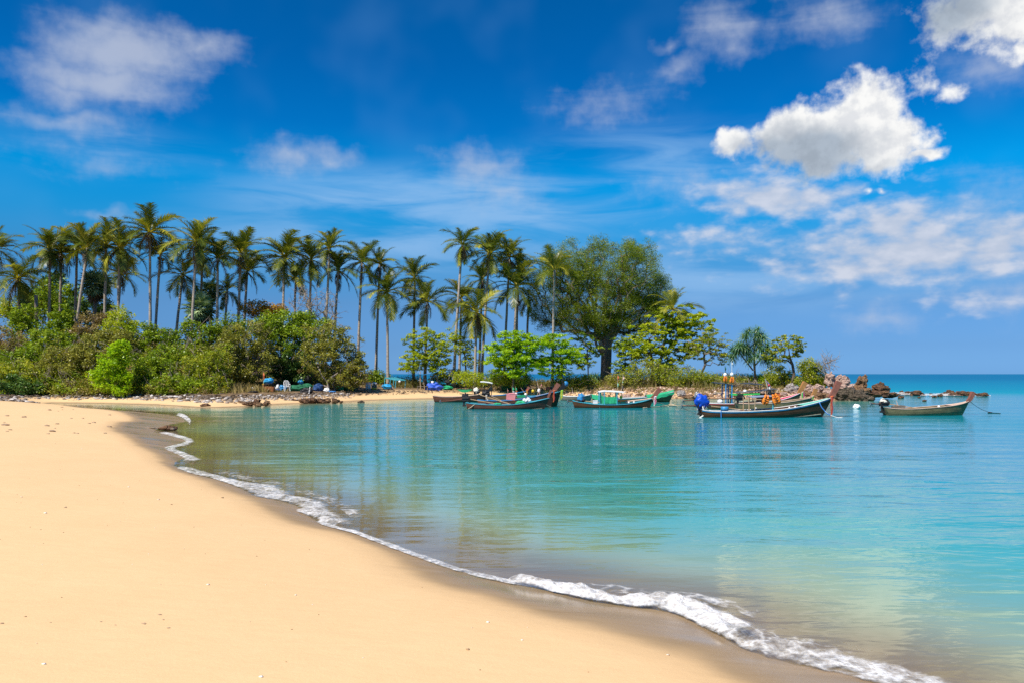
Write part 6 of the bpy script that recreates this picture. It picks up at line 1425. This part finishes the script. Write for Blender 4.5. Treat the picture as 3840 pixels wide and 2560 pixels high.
for i, (x0, y0, x1, y1, cl, lab) in enumerate(((2003, 1475, 1990, 1443, [], 'slanting bare bamboo stick with a yellow float, left of a bunch over the red-brown bow'), (2025, 1478, 2013, 1426, [], 'long bamboo stick with a pale tip, highest of the bunch over the red-brown bow'), (2016, 1478, 2031, 1436, [(.75, .98, .06, 'pink', 0)], 'bamboo stick with a pink tip crossing the long one'),
                                               (1936, 1490, 1933, 1447, [(.5, .98, .10, 'green', 0), (.5, .7, .12, 'orangebox', 1)], 'pole with rolled green and orange flag in the left group'), (1980, 1490, 1953, 1452, [(.6, .9, .05, 'pink', 0)], 'red and white slanting stick in the left group'), (1922, 1480, 1920, 1446, [(.45, .95, .16, 'green', 1), (.3, .5, .2, 'white', 0)], 'pole with bunched green and white pennants in the left group'),
                                               (1905, 1485, 1903, 1455, [(.6, .95, .06, 'pink', 0)], 'short pole with a red rag in the left group'))):
    flagpole(lab, b8.W(x0, y0, .1), b8.W(x1, y1, .1), cl, 'palewood' if i in (1, 4) else 'bamboo', [(.32, .10, 'yellow' if i == 0 else 'float')] if i < 5 else ())
flagpole('short stick with blue tip between the blue-capped prow and the grey boat', b6.W(2150, 1478), b6.W(2144, 1452), [(.85, .98, .07, 'skyblue', 0)], 'palewood')
for i, (a, b_, lab) in enumerate((((1800, 1480), (1910, 1513), 'left of two long bamboo poles slanting across the left boats'), ((1830, 1490), (1905, 1511), 'right of two long bamboo poles slanting across the left boats'))):
    A, B_ = Vector(b9.W(*a, .3)), Vector(b9.W(*b_, .2)); o = MB().tube([(0, 0, 0), tuple(B_ - A)], .03, 6).build('bamboo_pole', PB['bamboo'], None, False, A); tag(o, lab, 'pole')
bundle('blue_bucket_heap', 'blue wrapped engine bundle at the stern of the weathered grey boat', 'bundle', b6.W(2180, 1487, -.4), (.28, .2, .32), 'blue', 9)
rope('thick twisted mooring rope between the white roofed boat and the big dark boat', [P(2412, 1527, .03), P(2505, 1518, .05), P(2560, 1517, .25), b.W(2618, 1519)], .03, 'rope', .03)
bundle('rope_knot', 'knotted bunch of rope in mid water between the middle boats', 'rope', P(2517, 1518, .06), (.34, .1, .09), 'rope', 5, .5)
rope('thin mooring rope from the bow of the white roofed boat to the knot', [b4.W(2440, 1495), P(2505, 1517, .05)], .014, 'rope', .06)
# ------------------------------------------------------------------ things on the far beach
def at(px, py, dz=0.): Y = GY(px, py); x = PX(px, Y); return Vector((x, Y, gz(x, Y) + dz)), Y / F
c, k = at(1743, 1478); root = empty('green_hammock', c); tag(root, 'green net slung like a hammock on thin sticks over the beach', 'net')
mb = MB(); n = 14; hw = 28 * k
for i in range(n):
    x0, x1 = -hw + 2 * hw * i / n, -hw + 2 * hw * (i + 1) / n; f = lambda x: .46 - .26 * (1 - (x / hw) ** 2) ; g_ = lambda x: .50 - .03 * (1 - (x / hw) ** 2)
    for yy in (-.2, .2): mb.quad((x0, yy, f(x0)), (x1, yy, f(x1)), (x1, yy * 1.2, g_(x1)), (x0, yy * 1.2, g_(x0)))
    mb.quad((x0, -.2, f(x0)), (x1, -.2, f(x1)), (x1, .2, f(x1)), (x0, .2, f(x0)))
mb.build('net', PB['green'], root)
for x in (-hw, 0, hw): MB().tube([(x, 0, -.1), (x, 0, .52)], .02, 5).build('stick', PB['bamboo'], root)
# turquoise bench-like metal frame
c, k = at(1480, 1452); root = empty('metal_frame', c); tag(root, 'tilted turquoise metal stall frame without a top, on the beach by the sea gap', 'frame')
w_ = 38 * k; h_ = 38 * k
TL, TR, BL_, BR_ = Vector((-w_ * .9, -.4, h_ * .95)), Vector((w_ * .2, -.5, h_ * .72)), Vector((-w_ * .2, .9, h_ * 1.0)), Vector((w_, .7, h_ * .70))
for a_, c_ in ((TL, TR), (BL_, BR_), (TL, BL_), (TR, BR_), (TL.lerp(BL_, .33), TR.lerp(BR_, .33)), (TL.lerp(BL_, .66), TR.lerp(BR_, .66))): MB().tube([tuple(a_), tuple(c_)], .045, 6).build('bar', PB['skyblue'], root)
for a_ in (TL, TR, BL_, BR_, TL.lerp(TR, .5)): MB().tube([tuple(a_), (a_.x - .08, a_.y, -.08)], .045, 6).build('leg', PB['skyblue'], root)
ballf('white float hanging on the turquoise metal frame', c + Vector((.55, -.3, .62)), .13)
c, k = at(1450, 1459, .28); bundle('net_bag', 'pale blue bulging net bag on the beach left of the turquoise frame', 'bag', c, (20 * k, .35, 9.5 * k), 'bluebag', 3, .3)
c, k = at(1470, 1460, .12); bundle('yellow_bundle', 'small tan sack beside the pale blue net bag', 'sack', c, (.14, .12, .14), 'palewood', 3, .3)
for i, (px, lab) in enumerate(((1381, 'white cloth draped over a stool on the far beach, left one, plain white'), (1404, 'patterned white cloth draped over a stool on the far beach, with yellow boots below'))):
    c, k = at(px, 1459); root = empty('draped_stool', c); tag(root, lab, 'stool')
    MB().lump((0, 0, 24 * k - .05), (11 * k, .22, .12), 3 + i, .4, 1.6, 16, 9, sharp=True).build('cloth_top', PB['white'], root)
    mb = MB()
    for sx in (-.5, .05, .5): mb.lump((sx * 13 * k, -.1, 11 * k), (.10, .10, .30), 6 + i, .35, 1.8, 10, 8, sharp=True)
    mb.build('cloth_folds', PB['white' if i == 0 else 'lav'], root)
    if i: MB().lump((-.08, -.15, .08), (.16, .12, .12), 3, .25, 1.4).lump((.15, -.12, .07), (.12, .1, .1), 5, .25, 1.4).build('boots', PB['yellow'], root, True)
# lean-to of the camp
c, k = at(1600, 1459); root = empty('beach_shelter', c); tag(root, 'rough shelter of sticks with a tilted blue tarp roof on the beach', 'shelter')
X = lambda px: (px - 1600) * k; Z = lambda py: (1459 - py) * k
for px, py, y, r in ((1577, 1392, -.3, .06), (1588, 1400, .6, .05), (1614, 1402, .5, .05), (1636, 1392, .8, .04)): MB().tube([(X(px + 2), y, -.15), (X(px), y, Z(py) / 2), (X(px), y, Z(py))], [r, r * .9, r * .8], 6).build('stick', PB['bamboo'], root)
mb = MB(); sweep(mb, [(X(1570), .2, Z(1401)), (X(1590), .2, Z(1404)), (X(1618), .2, Z(1400)), (X(1640), .2, Z(1393))], 1.5, .05); mb.build('tarp_roof', PB['blue'], root)
mb = MB(); sweep(mb, [(X(1566), .9, Z(1425)), (X(1590), .9, Z(1422)), (X(1615), .9, Z(1423))], 1.2, .05); mb.build('lower_tarp', PB['roofblue'], root)
mb = MB(); mb.tube([(X(1612), .5, Z(1425)), (X(1630), .4, Z(1405)), (X(1640), .6, Z(1395))], .04, 6).tube([(X(1625), .5, Z(1405)), (X(1655), .3, Z(1440))], .05, 6); mb.build('crooked_branch', M_bark, root)
c, k = at(1628, 1462); mb = MB().lump((0, 0, .30), (29 * k, .55, .42), 12, .42, 1.7, 26, 14, 0, .32, True).lump((-22 * k, .1, .14), (14 * k, .4, .22), 5, .4, 1.8, 16, 9, 0, .16, True)
o = mb.build('striped_tarp_heap', None, None, False, c); tag(o, 'heap covered by a royal blue striped tarp, under the shelter', 'tarp')
m, t = new_mat('striped_blue_tarp'); g = t.new('ShaderNodeTexCoord').outputs['Object']; wv_ = t.new('ShaderNodeTexWave', wave_type='BANDS', bands_direction='X'); t.l.new(g, wv_.inputs[0]); wv_.inputs['Scale'].default_value = 3.4; wv_.inputs['Distortion'].default_value = .6
bb = principled(t, Base_Color=t.mix(t.smooth(wv_.outputs['Fac'], .4, .7), (.012, .05, .42), (.05, .17, .70)), Roughness=.5); t.l.new(bb.outputs[0], t.out.inputs[0]); o.data.materials.append(m)
o = MB().tube([(0, 0, 0), (0, 0, .28)], [.12, .15], 12).build('white_bucket', PB['white'], None, True, c + Vector((-.15, -.1, .64))); tag(o, 'white bucket standing on the striped blue tarp heap', 'bucket')
o = MB().box((0, 0, 0), (1.1, .5, .04)).box((-.5, 0, -.2), (.06, .4, .4)).box((.5, 0, -.2), (.06, .4, .4)).build('plank_bench', PB['greywood'], None, False, at(1585, 1462, .38)[0]); tag(o, 'low plank bench in front of the striped blue heap', 'bench')
c, k = at(1678, 1461, .22); bundle('net_bag', 'green bulging net bag right of the striped blue heap', 'bag', c, (20 * k, .4, 8 * k), 'green', 5, .3)
c, k = at(1680, 1458, .75); o = MB().lump((0, 0, 0), (.32, .25, .22), 4, .5, 2, 14, 9, sharp=True).box((.1, 0, .15), (.3, .2, .2)).tube([(-.6, 0, .35), (.5, 0, -.1)], .04, 6).build('old_engine', PB['dark'], None, False, c); tag(o, 'black boat engine lying on the green net bag', 'engine')
# dark tarps by the central tree
for px, py, rx, ry, mt, lab, sd_ in ((1895, 1456, 20, 15, 'dgreen', 'dark green tarp-covered heap on the shore behind the left boats', 3), (1935, 1458, 22, 12, 'black', 'black tarp-covered heap between the green and blue heaps', 4), (1965, 1456, 16, 15, 'navy', 'dark blue tarp-covered heap on the shore behind the left boats', 5)):
    c, k = at(px, py + 6, ry * k * .6); bundle('covered_heap', lab, 'heap', c, (rx * k, .6, ry * k), mt, sd_, .4)
o = MB().box((0, 0, 0), (.5, .3, .3)).build('red_crate', PB['red'], None, False, at(2056, 1466, .3)[0]); tag(o, 'red open crate hanging low at the palm foot behind the blue-capped prow', 'crate')
# camp under the round bush
def put(name, lab, cat, px, py, rad, mt, sd_, dz=None, amp=.35, **kw): c, k = at(px, py); return bundle(name, lab, cat, c + Vector((0, -.2, (dz if dz is not None else rad[2] * .6))), rad, mt, sd_, amp, **kw)
put('white_sack', 'pair of lumpy white sacks at the left end of the bush camp', 'sack', 950, 1464, (.34, .25, .2), 'white', 3); put('black_tray', 'dark round tray under the white sacks', 'tray', 952, 1470, (.45, .3, .1), 'black', 4, .05)
o = MB().box((0, 0, 0), (.95, .5, .42), (0, .05, 0)).box((-.42, 0, .28), (.12, .5, .3)).build('rusty_box', PB['rust'], None, False, at(1008, 1468, .25)[0]); tag(o, 'rust brown box on the sand in the bush camp', 'box')
put('net_bag', 'pale blue net bag on top of the rust brown box', 'bag', 1010, 1460, (.42, .3, .26), 'bluebag', 6, .8); put('black_coil', 'black coil of rope between the blue bag and the rust brown box', 'coil', 1010, 1462, (.46, .3, .12), 'black', 7, .52)
put('white_jug', 'white plastic jug right of the rust brown box', 'jug', 1044, 1464, (.15, .14, .24), 'float', 8, .35); put('white_sack', 'small white sack behind the white jug', 'sack', 1033, 1463, (.18, .15, .14), 'white', 9, .2); put('navy_crate', 'navy blue crate under the white jug', 'crate', 1040, 1466, (.32, .2, .16), 'navy', 10, .1, .12)
put('blue_tarp_bundle', 'blue tarp bundle left of the white chair', 'bundle', 1062, 1462, (.38, .3, .28), 'blue', 11); 
c, k = at(1076, 1466); root = empty('plastic_chair', c, .5); tag(root, 'white plastic garden chair in the bush camp', 'chair')
MB().box((0, 0, .40), (.45, .42, .04)).build('seat', PB['white'], root); mb = MB(); mb.tube([(-.22, .2, .4), (-.23, .26, .8), (-.12, .3, .95), (.12, .3, .95), (.23, .26, .8), (.22, .2, .4)], .035, 6).tube([(0, .2, .4), (0, .29, .93)], .03, 6).tube([(-.1, .2, .4), (-.1, .29, .93)], .02, 6).tube([(.1, .2, .4), (.1, .29, .93)], .02, 6); mb.build('backrest', PB['white'], root)
for sx in (-1, 1):
    for sy in (-1, 1): MB().tube([(sx * .19, sy * .18, .4), (sx * .24, sy * .24, -.03)], .03, 6).build('leg', PB['white'], root)
    MB().tube([(sx * .24, -.2, .4), (sx * .26, -.2, .62), (sx * .26, .2, .64)], .025, 6).build('armrest', PB['white'], root)
put('dark_net_heap', 'dark green net heap right of the white chair', 'net', 1120, 1464, (.75, .5, .34), 'dgreen', 12); put('bluebag_small', 'small bright blue bag on the dark green net heap', 'bag', 1130, 1452, (.26, .2, .2), 'bluebag', 13, .55)
put('basket', 'big round black basket turned over on the nets', 'basket', 1154, 1450, (.46, .35, .36), 'black', 14, .75, .1); put('dark_net_heap', 'green net heap under the big black basket', 'net', 1152, 1462, (.55, .4, .28), 'dgreen', 15, .35)
put('black_bag', 'black tarp bag with a row of white floats at its side', 'bag', 1153, 1474, (.55, .35, .30), 'black', 16); put('navy_drum', 'navy blue drum behind the trunk of the round bush', 'drum', 1195, 1464, (.5, .4, .42), 'navy', 17)
c, k = at(1165, 1476)
for i in range(5): ballf('small white float beside the black bag, %s from the bottom of the row' % ORD[i], c + Vector((.02 * i, -.55, .08 + .13 * i)), .055, 'float', 'white floats beside the black bag')
put('white_sack', 'white sack lying before the right trunk of the round bush', 'sack', 1228, 1468, (.28, .2, .24), 'white', 18); put('blue_rope_coil', 'flat blue rope coil right of the lone white sack', 'rope', 1246, 1470, (.38, .25, .06), 'ropeb', 19, .06)
put('net_bag', 'bright green net bag at the right foot of the round bush', 'bag', 1275, 1462, (.42, .3, .24), 'green', 20, strings='dgreen'); put('net_bag', 'dark green net bag beside the bright green one', 'bag', 1314, 1463, (.55, .35, .30), 'dgreen', 21, strings='green')
o = MB().box((0, 0, 0), (.14, .04, 1.0), (0, -.6, 0)).build('plank', PB['palewood'], None, False, at(1288, 1458, .55)[0]); tag(o, 'pale plank leaning on the bright green net bag', 'plank')
ballf('white float on a stick above the dark green net bag', at(1318, 1459, .78)[0], .11)
flagpole('pole with a hanging orange rag at the left side of the round bush', at(988, 1464)[0], at(988, 1464)[0] + Vector((-.05, 0, 1.75)), [(.62, .98, .16, 'orangebox', 0), (.35, .6, .10, 'skyblue', 1)], 'bamboo', [(.3, .10, 'yellow')])
# limbs of the round bush leaning out over the camp
c, k = at(1232, 1466); c.y -= .3; root = bpy.data.objects.get('bush'); mb = MB()
mb.tube([(0, 0, -.1), (.05, 0, .5), (-.1, .1, .9), (.35, .1, 1.3), (.9, .2, 1.7)], [.16, .13, .12, .10, .05], 8).tube([(-.02, .05, .4), (-.5, .1, .55), (-.95, .2, .25)], [.09, .07, .05], 7).tube([(-.1, .1, .9), (-.6, .2, 1.5), (-1.0, .3, 2.3)], [.09, .07, .04], 7)
tr_ = empty('fallen_tree', c); tag(tr_, 'bare crooked grey trunk leaning under the round bush', 'tree'); mb.build('trunk', M_twig, tr_, True)
